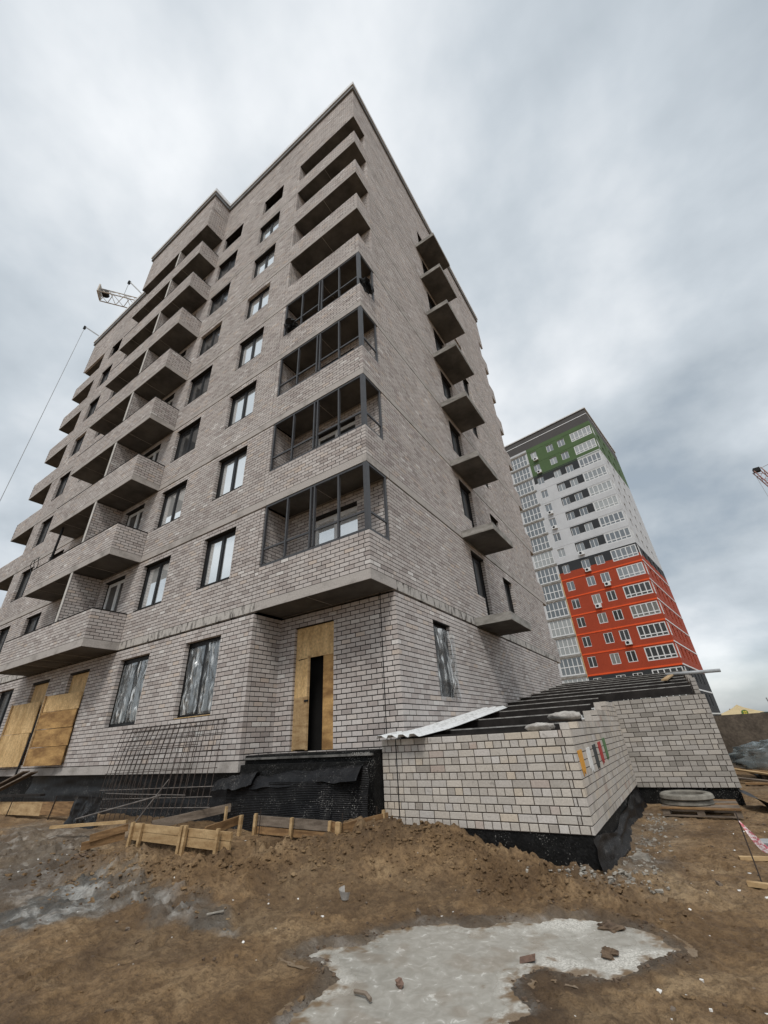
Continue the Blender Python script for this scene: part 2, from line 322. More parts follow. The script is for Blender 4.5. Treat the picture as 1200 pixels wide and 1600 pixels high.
def poly_sd(px_, py_, poly):
    """signed distance, positive inside"""
    P = np.array(poly, float); n = len(P); dm = np.full(px_.shape, 1e9); ins = np.zeros(px_.shape, bool)
    for k in range(n):
        a = P[k]; b = P[(k+1) % n]; e_ = b-a; wx = px_-a[0]; wy = py_-a[1]
        t = np.clip((wx*e_[0]+wy*e_[1])/(e_@e_), 0, 1); dm = np.minimum(dm, np.hypot(wx-e_[0]*t, wy-e_[1]*t))
        cnd = ((a[1] > py_) != (b[1] > py_)) & (px_ < (b[0]-a[0])*(py_-a[1])/(b[1]-a[1]+1e-12)+a[0]); ins ^= cnd
    return np.where(ins, dm, -dm)
PUD = [(1.6,-3.53),(1.55,-3.23),(1.47,-2.98),(1.28,-2.8),(1.05,-2.78),(0.93,-2.77),(1.03,-2.52),(1.3,-2.3),(1.31,-2.02),(1.52,-1.76),(1.83,-1.56),
       (2.05,-1.53),(2.22,-1.37),(2.54,-1.18),(2.91,-0.95),(3.13,-0.89),(3.38,-0.95),(3.51,-1.02),(3.67,-1.19),(3.77,-1.36),(3.72,-1.54),
       (3.64,-1.69),(3.57,-1.86),(3.48,-1.97),(3.39,-2.11),(3.23,-2.14),(3.05,-2.15),(2.9,-2.09),(2.83,-2.18),(2.77,-2.31),(2.79,-2.45),
       (2.88,-2.58),(2.98,-2.66),(2.92,-2.8),(2.9,-3.0),(2.7,-3.6),(2.2,-4.0),(1.7,-3.9)]
GREY = [(-3.2,-2.5),(-2.6,-2.15),(-1.64,-2.30),(-0.86,-2.22),(0.2,-2.5),(0.35,-2.86),(-0.6,-2.95),(-1.5,-3.05),(-1.7,-3.55),(-2.4,-3.9),(-3.2,-3.2)]
GREY2 = [(-9.5,-0.8),(-5.2,-0.9),(-4.6,-1.6),(-3.0,-2.4),(-2.0,-3.0),(-2.2,-4.2),(-4.5,-3.6),(-8.5,-2.0)]
CREST = [(-7.5,-2.3,-1.47),(-4.4,-2.2,-1.47),(-3.0,-1.95,-1.47),(-1.6,-1.88,-1.49),(-0.7,-0.92,-1.34),(0.1,-0.15,-1.25),(0.9,0.08,-1.31),(1.6,0.0,-1.47),(2.4,-0.1,-1.64),(3.1,-0.2,-1.74)]
def ground_z(x, y, detail=True):
    x = np.asarray(x, float); y = np.asarray(y, float)
    z = np.full(x.shape, -1.70)
    left = sstep(-1.0, -8.0, x)*sstep(30, 8, y)
    z = z+left*0.27*sstep(-9, -2.0, y)
    best = np.full(x.shape, -9.0); dd = np.full(x.shape, 99.0)
    for k in range(len(CREST)-1):
        a = np.array(CREST[k]); b = np.array(CREST[k+1]); e_ = b-a
        t = np.clip(((x-a[0])*e_[0]+(y-a[1])*e_[1])/(e_[0]**2+e_[1]**2), 0, 1)
        d = np.hypot(x-a[0]-e_[0]*t, y-a[1]-e_[1]*t); cz = a[2]+e_[2]*t
        dd = np.minimum(dd, d)
        best = np.maximum(best, -1.72+(cz+1.72)*np.exp(-(d/0.80)**1.9))
    mound = np.exp(-(dd/0.8)**2)
    behind = (x < 0.6) & (x > -30) & (y > np.interp(x, [-30, -4.3, -4.2, -1.56, -1.5, -0.35, -0.1, 0.6], [-0.9, -0.9, -1.5, -1.46, -0.45, -0.5, 0.0, 0.2])) & (y < 20)
    fill = np.where(behind, -1.41, -9)
    z = np.maximum(np.maximum(z, best), fill)
    if detail:
        near = sstep(40, 6, np.hypot(x-CAM[0], y-CAM[1]))
        psd = poly_sd(x, y, PUD)-0.03+0.10*fbm(x*3.2, y*3.2, 71, 4)
        calm = sstep(0.25, -0.25, psd)
        n = 0.060*fbm(x*0.9, y*0.9, 1, 3)+0.040*fbm(x*2.7, y*2.7, 5, 3)
        wx = x+0.10*fbm(x*3, y*3, 2, 2); wy = y+0.10*fbm(x*3, y*3, 4, 2)
        rid = 0.5-np.abs(fbm(wx*5.2, wy*5.2, 9, 4))*1.7            # sharp little ridges
        rid2 = 0.5-np.abs(fbm(wx*12, wy*12, 29, 3))*1.7
        fine = 0.016*fbm(x*14, y*14, 31, 4)+0.010*fbm(x*40, y*40, 37, 2)+0.012*(0.4-np.abs(fbm(wx*21, wy*21, 47, 2))*1.6)
        clod = np.maximum(0, fbm(wx*6.3, wy*6.3, 55, 4)-0.16)*0.16
        patch = sstep(-0.15, 0.25, fbm(x*0.8, y*0.8, 66, 3))
        drag = mound*0.07*fbm((x*0.8-y*0.6)*9, (x*0.6+y*0.8)*2.2, 88, 3)
        z = z+near*(n*(0.25+0.75*calm)+fine*(0.45+0.55*calm)+(0.024*rid+0.016*rid2)*(0.3+0.7*patch)*calm+(0.060*rid+0.034*rid2)*mound*calm+clod*calm*(0.3*patch+mound)+drag)
        rgf = np.random.default_rng(12)
        for _ in range(130):
            fx, fy, fa = rgf.uniform(-4.5, 5.5), rgf.uniform(-5.2, 4.0), rgf.uniform(0, 6.28); sc_f = rgf.uniform(0.8, 1.25); dp = rgf.uniform(0.010, 0.034)
            m_f = (np.abs(x-fx) < 0.4) & (np.abs(y-fy) < 0.4)
            if not m_f.any(): continue
            dx = (x[m_f]-fx); dy = (y[m_f]-fy); a_ = (dx*math.cos(fa)+dy*math.sin(fa))/(0.145*sc_f); b_ = (-dx*math.sin(fa)+dy*math.cos(fa))/(0.055*sc_f*(1+0.15*np.sign(dx*math.cos(fa)+dy*math.sin(fa))))
            rr_ = np.sqrt(a_**2+b_**2)
            z[m_f] += calm[m_f]*dp*(-sstep(1.15, 0.75, rr_)+0.55*np.exp(-((rr_-1.3)/0.28)**2))
        z = z-0.045*sstep(-0.02, 0.16, psd)+0.012*np.exp(-((psd+0.06)/0.07)**2)
    return z
def gz(x, y): return float(ground_z(np.array([x]), np.array([y]))[0])

# ground sheet: polar grid that thins out toward the horizon
ang_f = np.linspace(YAW-R(66), YAW+R(66), 640); ang_b = np.linspace(YAW+R(66), YAW+R(294), 62)[1:-1]
ang = np.concatenate([ang_f, ang_b]); NA = len(ang)
rad = np.concatenate([[0.25, 0.6, 1.0, 1.4], np.geomspace(1.7, 26, 450), np.geomspace(27, 4000, 46)]); NR = len(rad)
AA, RR = np.meshgrid(ang, rad); GX = CAM[0]+RR*np.sin(AA); GY = CAM[1]+RR*np.cos(AA); GZ = ground_z(GX, GY)
co = np.stack([GX, GY, GZ], -1).reshape(-1, 3)
ii, jj = np.meshgrid(np.arange(NR-1), np.arange(NA), indexing='ij'); j2 = (jj+1) % NA
fc = np.stack([ii*NA+jj, (ii+1)*NA+jj, (ii+1)*NA+j2, ii*NA+j2], -1).reshape(-1, 4)[:, ::-1]
def fast_mesh(name, co, fc, smooth=False):
    me = bpy.data.meshes.new(name); me.vertices.add(len(co)); me.vertices.foreach_set('co', np.ascontiguousarray(co, dtype=np.float32).ravel())
    k = fc.shape[1]; me.loops.add(fc.size); me.loops.foreach_set('vertex_index', np.ascontiguousarray(fc, dtype=np.int32).ravel())
    me.polygons.add(len(fc)); me.polygons.foreach_set('loop_start', np.arange(0, fc.size, k, dtype=np.int32))
    me.polygons.foreach_set('loop_total', np.full(len(fc), k, dtype=np.int32)); me.update(calc_edges=True); me.validate()
    me.shade_smooth() if smooth else me.shade_flat()
    return me
gme = fast_mesh('ground', co, fc, True)
X_, Y_ = co[:, 0], co[:, 1]
wob = 0.35*fbm(X_*2.3, Y_*2.3, 61, 5)
cem = np.clip(0.62*sstep(-0.35, 0.55, poly_sd(X_, Y_, GREY2)+1.4*wob)+0.75*sstep(-0.02, 0.25, poly_sd(X_, Y_, GREY)+1.1*wob), 0, 1)
psd_ = poly_sd(X_, Y_, PUD)
cem = np.maximum(cem, 0.5*sstep(-0.08, 0.04, psd_+0.4*wob))
gra = sstep(1.0, 0.1, np.hypot((X_-3.25)*1.3, np.clip(Y_-0.2, -3, 0)+np.clip(Y_-4.5, 0, 9)))+0.0
cem = np.maximum(cem, 0.42*gra*sstep(-0.3, 0.3, wob*2+0.1))
dmp = np.clip(0.5*sstep(-0.28, -0.02, psd_+0.6*wob)*sstep(0.3, 0.0, psd_)+0.40*sstep(0.25, 0.6, fbm(X_*0.7, Y_*0.7, 123, 4)*1.6+0.1), 0, 0.85)
for nm, val in (('cement', cem), ('damp', dmp)):
    at = gme.attributes.new(nm, 'FLOAT', 'POINT'); at.data.foreach_set('value', val.astype(np.float32))

def ground_mat():
    m = bpy.data.materials.new('trampled_soil'); m.use_nodes = True; nt = m.node_tree; b = nt.nodes['Principled BSDF']; L = nt.links.new
    g = nt.nodes.new('ShaderNodeNewGeometry')
    def noise(sc, det, rough=0.6, dist=0.0):
        n = nt.nodes.new('ShaderNodeTexNoise'); n.inputs['Scale'].default_value = sc; n.inputs['Detail'].default_value = det
        n.inputs['Roughness'].default_value = rough; n.inputs['Distortion'].default_value = dist; L(g.outputs['Position'], n.inputs['Vector']); return n.outputs['Fac']
    def ramp(f, st):
        r = nt.nodes.new('ShaderNodeValToRGB'); L(f, r.inputs[0]); el = r.color_ramp.elements
        el[0].position = st[0][0]; el[0].color = (*st[0][1], 1); el[1].position = st[-1][0]; el[1].color = (*st[-1][1], 1)
        for p_, c_ in st[1:-1]: q = el.new(p_); q.color = (*c_, 1)
        return r.outputs[0]
    def mix(f, a, b_):
        x = nt.nodes.new('ShaderNodeMix'); x.data_type = 'RGBA'; L(f, x.inputs['Factor']); L(a, x.inputs['A'])
        if isinstance(b_, tuple): x.inputs['B'].default_value = (*b_, 1)
        else: L(b_, x.inputs['B'])
        return x.outputs['Result']
    n1 = noise(0.9, 6, 0.62, 0.4); n2 = noise(9, 7, 0.68); n3 = noise(55, 5, 0.7); n4 = noise(2.6, 7, 0.66, 0.6)
    c = ramp(n1, [(0.34, (0.140, 0.084, 0.040)), (0.5, (0.245, 0.157, 0.080)), (0.66, (0.36, 0.252, 0.142))])
    c = mix(ramp(n2, [(0.40, (0.55,)*3), (0.56, (0.0,)*3)]), c, (0.085, 0.050, 0.026))
    c = mix(ramp(n3, [(0.60, (0.0,)*3), (0.74, (0.4,)*3)]), c, (0.32, 0.25, 0.17))
    c = mix(ramp(noise(24, 6, 0.7, 0.5), [(0.36, (0.6,)*3), (0.50, (0.0,)*3)]), c, (0.085, 0.052, 0.027))
    wt_ = nt.nodes.new('ShaderNodeAttribute'); wt_.attribute_name = 'damp'; c = mix(wt_.outputs['Fac'], c, (0.070, 0.045, 0.027))
    at = nt.nodes.new('ShaderNodeAttribute'); at.attribute_name = 'cement'
    cg = ramp(n4, [(0.36, (0.060, 0.055, 0.048)), (0.52, (0.13, 0.124, 0.112)), (0.64, (0.37, 0.365, 0.345))])
    mm = nt.nodes.new('ShaderNodeMath'); mm.operation = 'MULTIPLY'; L(at.outputs['Fac'], mm.inputs[0]); L(ramp(n2, [(0.3, (0.62,)*3), (0.52, (1.0,)*3)]), mm.inputs[1])
    c = mix(mm.outputs[0], c, cg)
    L(c, b.inputs['Base Color'])
    L(ramp(n4, [(0.35, (0.62,)*3), (0.6, (0.93,)*3)]), b.inputs['Roughness']); b.inputs['Specular IOR Level'].default_value = 0.3
    n5 = noise(26, 6, 0.66, 0.3); b0 = nt.nodes.new('ShaderNodeBump'); b0.inputs['Strength'].default_value = 1.0; b0.inputs['Distance'].default_value = 0.02; L(n5, b0.inputs['Height'])
    b1 = nt.nodes.new('ShaderNodeBump'); b1.inputs['Strength'].default_value = 1.0; b1.inputs['Distance'].default_value = 0.05; L(n2, b1.inputs['Height']); L(b0.outputs[0], b1.inputs['Normal'])
    b2 = nt.nodes.new('ShaderNodeBump'); b2.inputs['Strength'].default_value = 0.6; b2.inputs['Distance'].default_value = 0.008; L(n3, b2.inputs['Height'])
    L(b1.outputs[0], b2.inputs['Normal']); L(b2.outputs[0], b.inputs['Normal'])
    return m
gme.materials.append(ground_mat())
tag(link('ground', gme, None), 'brown trampled sandy soil with a heap along the formwork', kind='structure')

# cement slurry lying in the hollow
def slurry_mat():
    m = bpy.data.materials.new('cement_slurry'); m.use_nodes = True; nt = m.node_tree; b = nt.nodes['Principled BSDF']; L = nt.links.new
    g = nt.nodes.new('ShaderNodeNewGeometry')
    def noise(sc, det, rough=0.6, dist=0.0):
        n = nt.nodes.new('ShaderNodeTexNoise'); n.inputs['Scale'].default_value = sc; n.inputs['Detail'].default_value = det
        n.inputs['Roughness'].default_value = rough; n.inputs['Distortion'].default_value = dist; L(g.outputs['Position'], n.inputs['Vector']); return n.outputs['Fac']
    at = nt.nodes.new('ShaderNodeAttribute'); at.attribute_name = 'crust'
    n1 = noise(2.4, 6, 0.6, 0.5); n2 = noise(11, 5, 0.58, 0.9); n3 = noise(60, 5, 0.65)
    ad = nt.nodes.new('ShaderNodeMath'); ad.operation = 'MULTIPLY_ADD'; L(n1, ad.inputs[0]); ad.inputs[1].default_value = 1.3; L(at.outputs['Fac'], ad.inputs[2])
    ms = nt.nodes.new('ShaderNodeMapRange'); L(ad.outputs[0], ms.inputs[0]); ms.inputs[1].default_value = 0.90; ms.inputs[2].default_value = 1.25
    wet = nt.nodes.new('ShaderNodeValToRGB'); L(n2, wet.inputs[0]); we = wet.color_ramp.elements
    we[0].position = 0.40; we[0].color = (0.30, 0.285, 0.25, 1); we[1].position = 0.70; we[1].color = (0.60, 0.585, 0.545, 1); q = we.new(0.62); q.color = (0.37, 0.355, 0.318, 1)
    dry = nt.nodes.new('ShaderNodeValToRGB'); L(n3, dry.inputs[0]); de = dry.color_ramp.elements
    de[0].position = 0.34; de[0].color = (0.26, 0.245, 0.215, 1); de[1].position = 0.62; de[1].color = (0.60, 0.58, 0.53, 1)
    mx = nt.nodes.new('ShaderNodeMix'); mx.data_type = 'RGBA'; L(ms.outputs[0], mx.inputs['Factor']); L(wet.outputs[0], mx.inputs['A']); L(dry.outputs[0], mx.inputs['B'])
    am = nt.nodes.new('ShaderNodeAttribute'); am.attribute_name = 'mud'; mz = nt.nodes.new('ShaderNodeMix'); mz.data_type = 'RGBA'; L(am.outputs['Fac'], mz.inputs['Factor']); L(mx.outputs['Result'], mz.inputs['A']); mz.inputs['B'].default_value = (0.165, 0.112, 0.064, 1)
    L(mz.outputs['Result'], b.inputs['Base Color'])
    rr = nt.nodes.new('ShaderNodeMapRange'); L(ms.outputs[0], rr.inputs[0]); rr.inputs[3].default_value = 0.22; rr.inputs[4].default_value = 0.95; L(rr.outputs[0], b.inputs['Roughness'])
    b.inputs['Specular IOR Level'].default_value = 0.4
    hm = nt.nodes.new('ShaderNodeMath'); hm.operation = 'MULTIPLY'; L(n3, hm.inputs[0]); L(ms.outputs[0], hm.inputs[1])
    bp = nt.nodes.new('ShaderNodeBump'); bp.inputs['Strength'].default_value = 0.7; bp.inputs['Distance'].default_value = 0.008; L(hm.outputs[0], bp.inputs['Height'])
    L(bp.outputs[0], b.inputs['Normal'])
    return m
gx = np.linspace(0.6, 4.1, 230); gy = np.linspace(-4.3, -0.6, 240); PX, PY = np.meshgrid(gx, gy)
psd = poly_sd(PX, PY, PUD); keep = psd > -0.13
crust = sstep(0.34, 0.0, psd+0.30*fbm(PX*2.4, PY*2.4, 41, 4))*0.50+0.42*sstep(2.1, 3.1, PX+0.6*fbm(PX*1.5, PY*1.5, 48, 3))-0.14
PZ = -1.715+0.010*np.clip(crust, 0, 1)*(0.6+fbm(PX*16, PY*16, 43, 3))+0.006*fbm(PX*5, PY*5, 44, 3)
idx = -np.ones(PX.shape, int); idx[keep] = np.arange(keep.sum())
q = [idx[:-1, :-1], idx[:-1, 1:], idx[1:, 1:], idx[1:, :-1]]; ok = np.all([a >= 0 for a in q], axis=0)
pme = fast_mesh('slurry_puddle', np.stack([PX[keep], PY[keep], PZ[keep]], -1), np.stack([a[ok] for a in q], -1), True)
at = pme.attributes.new('crust', 'FLOAT', 'POINT'); at.data.foreach_set('value', crust[keep].astype(np.float32))
mud = sstep(0.13, -0.03, psd-0.03+0.22*fbm(PX*9, PY*9, 53, 4)+0.10*fbm(PX*30, PY*30, 59, 3))*0.9+0.30*sstep(0.18, 0.5, fbm(PX*4, PY*4, 57, 4))
at = pme.attributes.new('mud', 'FLOAT', 'POINT'); at.data.foreach_set('value', np.clip(mud, 0, 1)[keep].astype(np.float32))
pme.materials.append(slurry_mat())
tag(link('slurry_puddle', pme, None), 'pale grey cement slurry puddle spread over the brown soil', kind='structure')

# ------------------------------------------------------------------ brickwork
CU, CH = 0.26, 0.0983    # stretcher pitch, course height
JO = 0.0175               # joint
class Panel:
    """brick face: origin o, direction u ('x' => normal -y, 'y' => normal +x, 'X' => runs along x facing +y, 'Y' => faces -x)"""
    def __init__(s, d, plane, u0, u1, z0, z1, holes=(), q0=None, q1=None, bond='run', depth=0.115, n=None, off=0):
        s.d, s.plane, s.u0, s.u1, s.z0, s.z1, s.holes, s.q0, s.q1, s.bond, s.depth, s.off = d, plane, u0, u1, z0, z1, holes, q0, q1, bond, depth, off
        s.n = n or max(1, round((z1-z0)/CH)); s.j = JO if bond == 'run' else 0.0125
    def P(s, u, w, z):   # w: depth inward
        if s.d == 'x': return (u, s.plane+w, z)
        if s.d == 'y': return (s.plane-w, u, z)
        if s.d == 'X': return (u, s.plane-w, z)
        return (s.plane+w, u, z)
    def bricks(s):
        out = []; h = (s.z1-s.z0)/s.n
        for j in range(s.n):
            za = s.z0+j*h; zb = za+h-s.j; jj = j+s.off
            a = s.u0+(0.13 if (s.q0 is not None and jj % 2 == s.q0) else 0.0)
            b = s.u1-(0.13 if (s.q1 is not None and jj % 2 == s.q1) else 0.0)
            head = (s.bond == 'alt' and jj % 2 == 0) or (s.bond == 'four' and jj % 4 == 0)
            if head: pitch, ph = 0.13, (0.065 if jj % 4 == 2 else 0.0)
            else: pitch, ph = CU, (0.13 if jj % 2 else 0.0)
            segs = [(a, b)]
            for (h0, h1, y0, y1) in s.holes:
                if zb > y0+0.02 and za < y1-0.02:
                    ns = []
                    for p0, p1 in segs:
                        if h1 <= p0 or h0 >= p1: ns.append((p0, p1)); continue
                        if h0 > p0: ns.append((p0, h0))
                        if h1 < p1: ns.append((h1, p1))
                    segs = ns
            for p0, p1 in segs:
                if p1-p0 < 0.03: continue
                k = math.floor((p0-s.u0-ph)/pitch); cuts = [p0]
                x = s.u0+ph+(k+1)*pitch
                while x < p1-0.035:
                    if x > p0+0.035: cuts.append(x)
                    x += pitch
                for c0, c1 in zip(cuts, cuts[1:]+[p1+s.j]):
                    out.append((c0, c1-s.j, za+s.j*0.5, zb+s.j*0.5))
        return out
    def backing(s, mb, inset=0.0075, reveal=0.26, gap=0.004):
        a = s.u0+(inset if s.q0 is not None else 0); b = s.u1-(inset if s.q1 is not None else 0)
        hs = [(max(a, h0-gap), min(b, h1+gap), max(s.z0, y0-gap), min(s.z1, y1+gap)) for h0, h1, y0, y1 in s.holes if h1 > a and h0 < b and y1 > s.z0 and y0 < s.z1]
        us = sorted({a, b, *[h[0] for h in hs], *[h[1] for h in hs]}); zs = sorted({s.z0, s.z1, *[h[2] for h in hs], *[h[3] for h in hs]})
        solid = {}
        for i in range(len(us)-1):
            for k in range(len(zs)-1):
                cu, cz = (us[i]+us[i+1])/2, (zs[k]+zs[k+1])/2
                solid[i, k] = not any(h[0] < cu < h[1] and h[2] < cz < h[3] for h in hs)
        for (i, k), sol in solid.items():
            if not sol: continue
            mb.quad(s.P(us[i], inset, zs[k]), s.P(us[i+1], inset, zs[k]), s.P(us[i+1], inset, zs[k+1]), s.P(us[i], inset, zs[k+1]))
            for di, dk, e1, e2 in ((-1, 0, (i, k), (i, k+1)), (1, 0, (i+1, k), (i+1, k+1)), (0, -1, (i, k), (i+1, k)), (0, 1, (i, k+1), (i+1, k+1))):
                nb = (i+di, k+dk)
                if nb in solid and not solid[nb]:
                    A = (us[e1[0]], zs[e1[1]]); B = (us[e2[0]], zs[e2[1]])
                    mb.quad(s.P(A[0], inset, A[1]), s.P(B[0], inset, B[1]), s.P(B[0], reveal, B[1]), s.P(A[0], reveal, A[1]))

def brick_mesh(recs, name):
    """recs: list of (panel,u0,u1,z0,z1) -> one mesh of five-sided boxes"""
    n = len(recs); V = np.zeros((n, 8, 3)); rn = rng.random(n)
    for i, (p, a, b, c, d) in enumerate(recs):
        w = float(rng.normal(0, 0.0013)); D = p.depth
        V[i] = [p.P(a, w, c), p.P(b, w, c), p.P(b, w, d), p.P(a, w, d), p.P(a, D, c), p.P(b, D, c), p.P(b, D, d), p.P(a, D, d)]
    F0 = np.array([(0,1,2,3),(0,4,5,1),(1,5,6,2),(2,6,7,3),(3,7,4,0)])
    fc_ = (F0[None]+8*np.arange(n)[:, None, None]).reshape(-1, 4)
    me = fast_mesh(name, V.reshape(-1, 3), fc_)
    at_ = me.attributes.new('rnd', 'FLOAT', 'FACE'); at_.data.foreach_set('value', np.repeat(rn, 5).astype(np.float32))
    return me
_single = {}
def single_brick_mesh(L_, H_, D_, matname):
    key = (round(L_, 2), round(H_, 3), round(D_, 2), matname)
    if key in _single: return _single[key]
    c = 0.004; mb = MB(); x, z = L_/2, H_/2
    fr = [(-x+c, 0, -z+c), (x-c, 0, -z+c), (x-c, 0, z-c), (-x+c, 0, z-c)]
    m1 = [(-x, c, -z), (x, c, -z), (x, c, z), (-x, c, z)]; bk = [(-x, D_, -z), (x, D_, -z), (x, D_, z), (-x, D_, z)]
    fs_ = [(0, 1, 2, 3)]
    for a, b in ((0, 4), (4, 8)):
        for k in range(4):
            k2 = (k+1) % 4; fs_.append((a+k, b+k, b+k2, a+k2))
    mb.add(fr+m1+bk, fs_); me = mb.mesh('brick'); me.materials.append(MT[matname]); _single[key] = me
    return me
def place_single(rec, parent, matname):
    p, a, b, c, d = rec; ctr = p.P((a+b)/2, float(rng.normal(0, 0.0018)), (c+d)/2)
    o = link('brick', single_brick_mesh(b-a, d-c, p.depth, matname), None, parent, ctr)
    base = {'x': 0.0, 'y': math.pi/2, 'X': math.pi, 'Y': -math.pi/2}[p.d]
    o.rotation_euler = (float(rng.normal(0, 0.004)), float(rng.normal(0, 0.004)), base+float(rng.normal(0, 0.004)))
    return o
def score(rec, vis):
    p, a, b, c, d = rec; q = p.P((a+b)/2, 0, (c+d)/2); X, Y, zf = project(q)
    if zf < 0.3 or not (10 < X < 1190 and 10 < Y < 1590) or not vis(p, q): return 0
    A = np.array(project(p.P(a, 0, c))[:2]); B = np.array(project(p.P(b, 0, c))[:2]); Cc = np.array(project(p.P(a, 0, d))[:2])
    u, v = B-A, Cc-A; return abs(u[0]*v[1]-u[1]*v[0])

# ------------------------------------------------------------------ main apartment building
S = [2.9, 5.8, 8.7, 11.6, 14.5, 17.38, 20.25, 23.1]      # slab tops of storeys 2..9
TOPZ = 25.62; ROOF = 29.42; XL = -26.2; YD = 16.3; NX = -3.41; NY = 0.88; BH = 0.22
B = thing('apartment_building', 'unfinished nine storey pale brick apartment block with corner loggias and balconies', 'building', (0, 0, -1.7))
zones = [(-0.36, S[0]-BH-0.056)]+[(S[k], (S[k+1]-BH-0.056 if k < 7 else TOPZ-0.02)) for k in range(8)]
WA, WB_ = (-5.98, -4.54), (-9.22, -7.66)
mir = lambda w: (XL-w[1], XL-w[0])
cols = [('A', WA), ('B', WB_), ('B', mir(WB_)), ('A', mir(WA))]
sill = [0.55]+[s+0.92 for s in S]; head = [2.34]+[s+2.42 for s in S[:7]]+[S[7]+2.2]
win_front = []                                            # (col kind, x0, x1, z0, z1, storey)
for kind, (a, b) in cols:
    for k in range(9): win_front.append((kind, a, b, sill[k], head[k], k))
boarded = [(-12.40, -11.05, -0.262, 2.27), (-15.30, -13.90, -0.262, 2.25)]
doors_w = []
for k in range(8):
    for (a, b) in ((-11.75, -10.35), (-15.35, -13.95)): doors_w.append((a, b, S[k]+0.05, S[k]+2.4))
holesF = [(a, b, c, d) for _, a, b, c, d, _ in win_front]+boarded+doors_w
panels = []
for i, (z0, z1) in enumerate(zones):
    panels.append(Panel('x', 0.0, XL-NX, NX, z0, z1, holesF, q0=1, q1=1))
    if i > 0:
        zt = z0+0.88
        panels.append(Panel('x', 0.0, NX+0.012, 0.0, z0, zt, q1=0)); panels.append(Panel('y', 0.0, 0.0, NY-0.012, z0, zt, q0=1))
        panels.append(Panel('x', 0.0, XL, XL-NX-0.012, z0, zt, q0=0))
for z0, z1 in ((TOPZ+0.004, 27.56), (27.60, 28.86)):
    panels.append(Panel('x', 0.0, XL, 0.0, z0, z1, q0=0, q1=0)); panels.append(Panel('y', 0.0, 0.0, YD, z0, z1, q0=1))
# right-hand facade
side_open = [(2.54, 3.50, 0.60, 2.30)]
side_win = []
for k in range(8):
    side_open += [(6.0, 6.62, S[k]+0.86, S[k]+2.36), (6.62-0.001, 7.18, S[k]+0.02, S[k]+2.36), (9.15, 10.25, S[k]+0.95, S[k]+2.30)]
for i, (z0, z1) in enumerate(zones):
    panels.append(Panel('y', 0.0, NY, YD-0.9, z0-14*(z1-z0)/max(1, round((z1-z0)/CH)) if i == 0 else z0, z1, side_open, q0=1, n=(None if i else 14+max(1, round((z1-z0)/CH)))))
    if i > 0: panels.append(Panel('y', 0.0, YD-0.888, YD, z0, z0+0.88))
# loggia and niche walls
log_open = [(-2.90, -1.69, -0.262, 2.32)]
for k in range(8): log_open.append((-2.55, -0.95, S[k]+0.06, S[k]+2.3))
for i, (z0, z1) in enumerate(zones):
    zz0 = -0.262 if i == 0 else z0
    panels.append(Panel('x', NY, NX, 0.0, -0.36 if i == 0 else z0, z1, log_open, q1=0))
    panels.append(Panel('y', NX, 0.0, NY, z0, z1, q0=0))
    panels.append(Panel('x', NY, XL+0.3, XL-NX, z0, z1, [(-25.3, -24.0, z0+0.06, z0+2.2)]))
    panels.append(Panel('Y', XL-NX, 0.0, NY, z0, z1, q0=0))
# wing balconies: parapets
BX0, BX1, BY = -16.15, -9.55, -1.02
for k in range(8):
    z0, zt = S[k], S[k]+0.88
    panels.append(Panel('x', BY, BX0, BX1, z0, zt, q0=0, q1=0)); panels.append(Panel('y', BX1, BY, -0.012, z0, zt, q0=1))
    panels.append(Panel('Y', BX0, BY, -0.012, z0, zt, q0=1))
    panels.append(Panel('y', -12.02, BY+0.03, -0.012, S[k], (S[k+1]-BH-0.056) if k < 7 else TOPZ-0.02, depth=0.115))
for z0, z1 in ((TOPZ+0.004, 27.56), (27.60, 28.86)):
    panels.append(Panel('x', BY, BX0, BX1, z0, z1, q0=0, q1=0)); panels.append(Panel('y', BX1, BY, -0.012, z0, z1, q0=1)); panels.append(Panel('Y', BX0, BY, -0.012, z0, z1, q0=1))
groups = {'wall': []}
back = MB(); recs = []
for p in panels:
    inner = 0.013
    p.backing(back); recs += [(p, *r) for r in p.bricks()]
wall = part('wall', back, 'mortar', B, label='dark recessed mortar behind the brick facing')
def vis_main(p, q):
    x, y, z = q
    if z > 2.7: return False
    if p.d == 'y' and p.plane == 0.0: return y > NY and z > 0.02+0.13*(y-0.5) and y < 4 and not (y > 2.4 and y < 3.6 and z > 0.5)
    if p.d == 'x' and p.plane == NY: return x > NX and (z > -0.25)
    if p.d == 'x' and p.plane == 0.0: return x < NX
    return p.d == 'y' and p.plane == NX
sc_ = np.array([score(r, vis_main) for r in recs]); order = np.argsort(-sc_)
top = set(order[:290].tolist())
for i in top: place_single(recs[i], wall, 'brick')
rest = [r for i, r in enumerate(recs) if i not in top]
part('brickwork', brick_mesh(rest, 'brickwork'), 'brick', wall, kind='stuff')

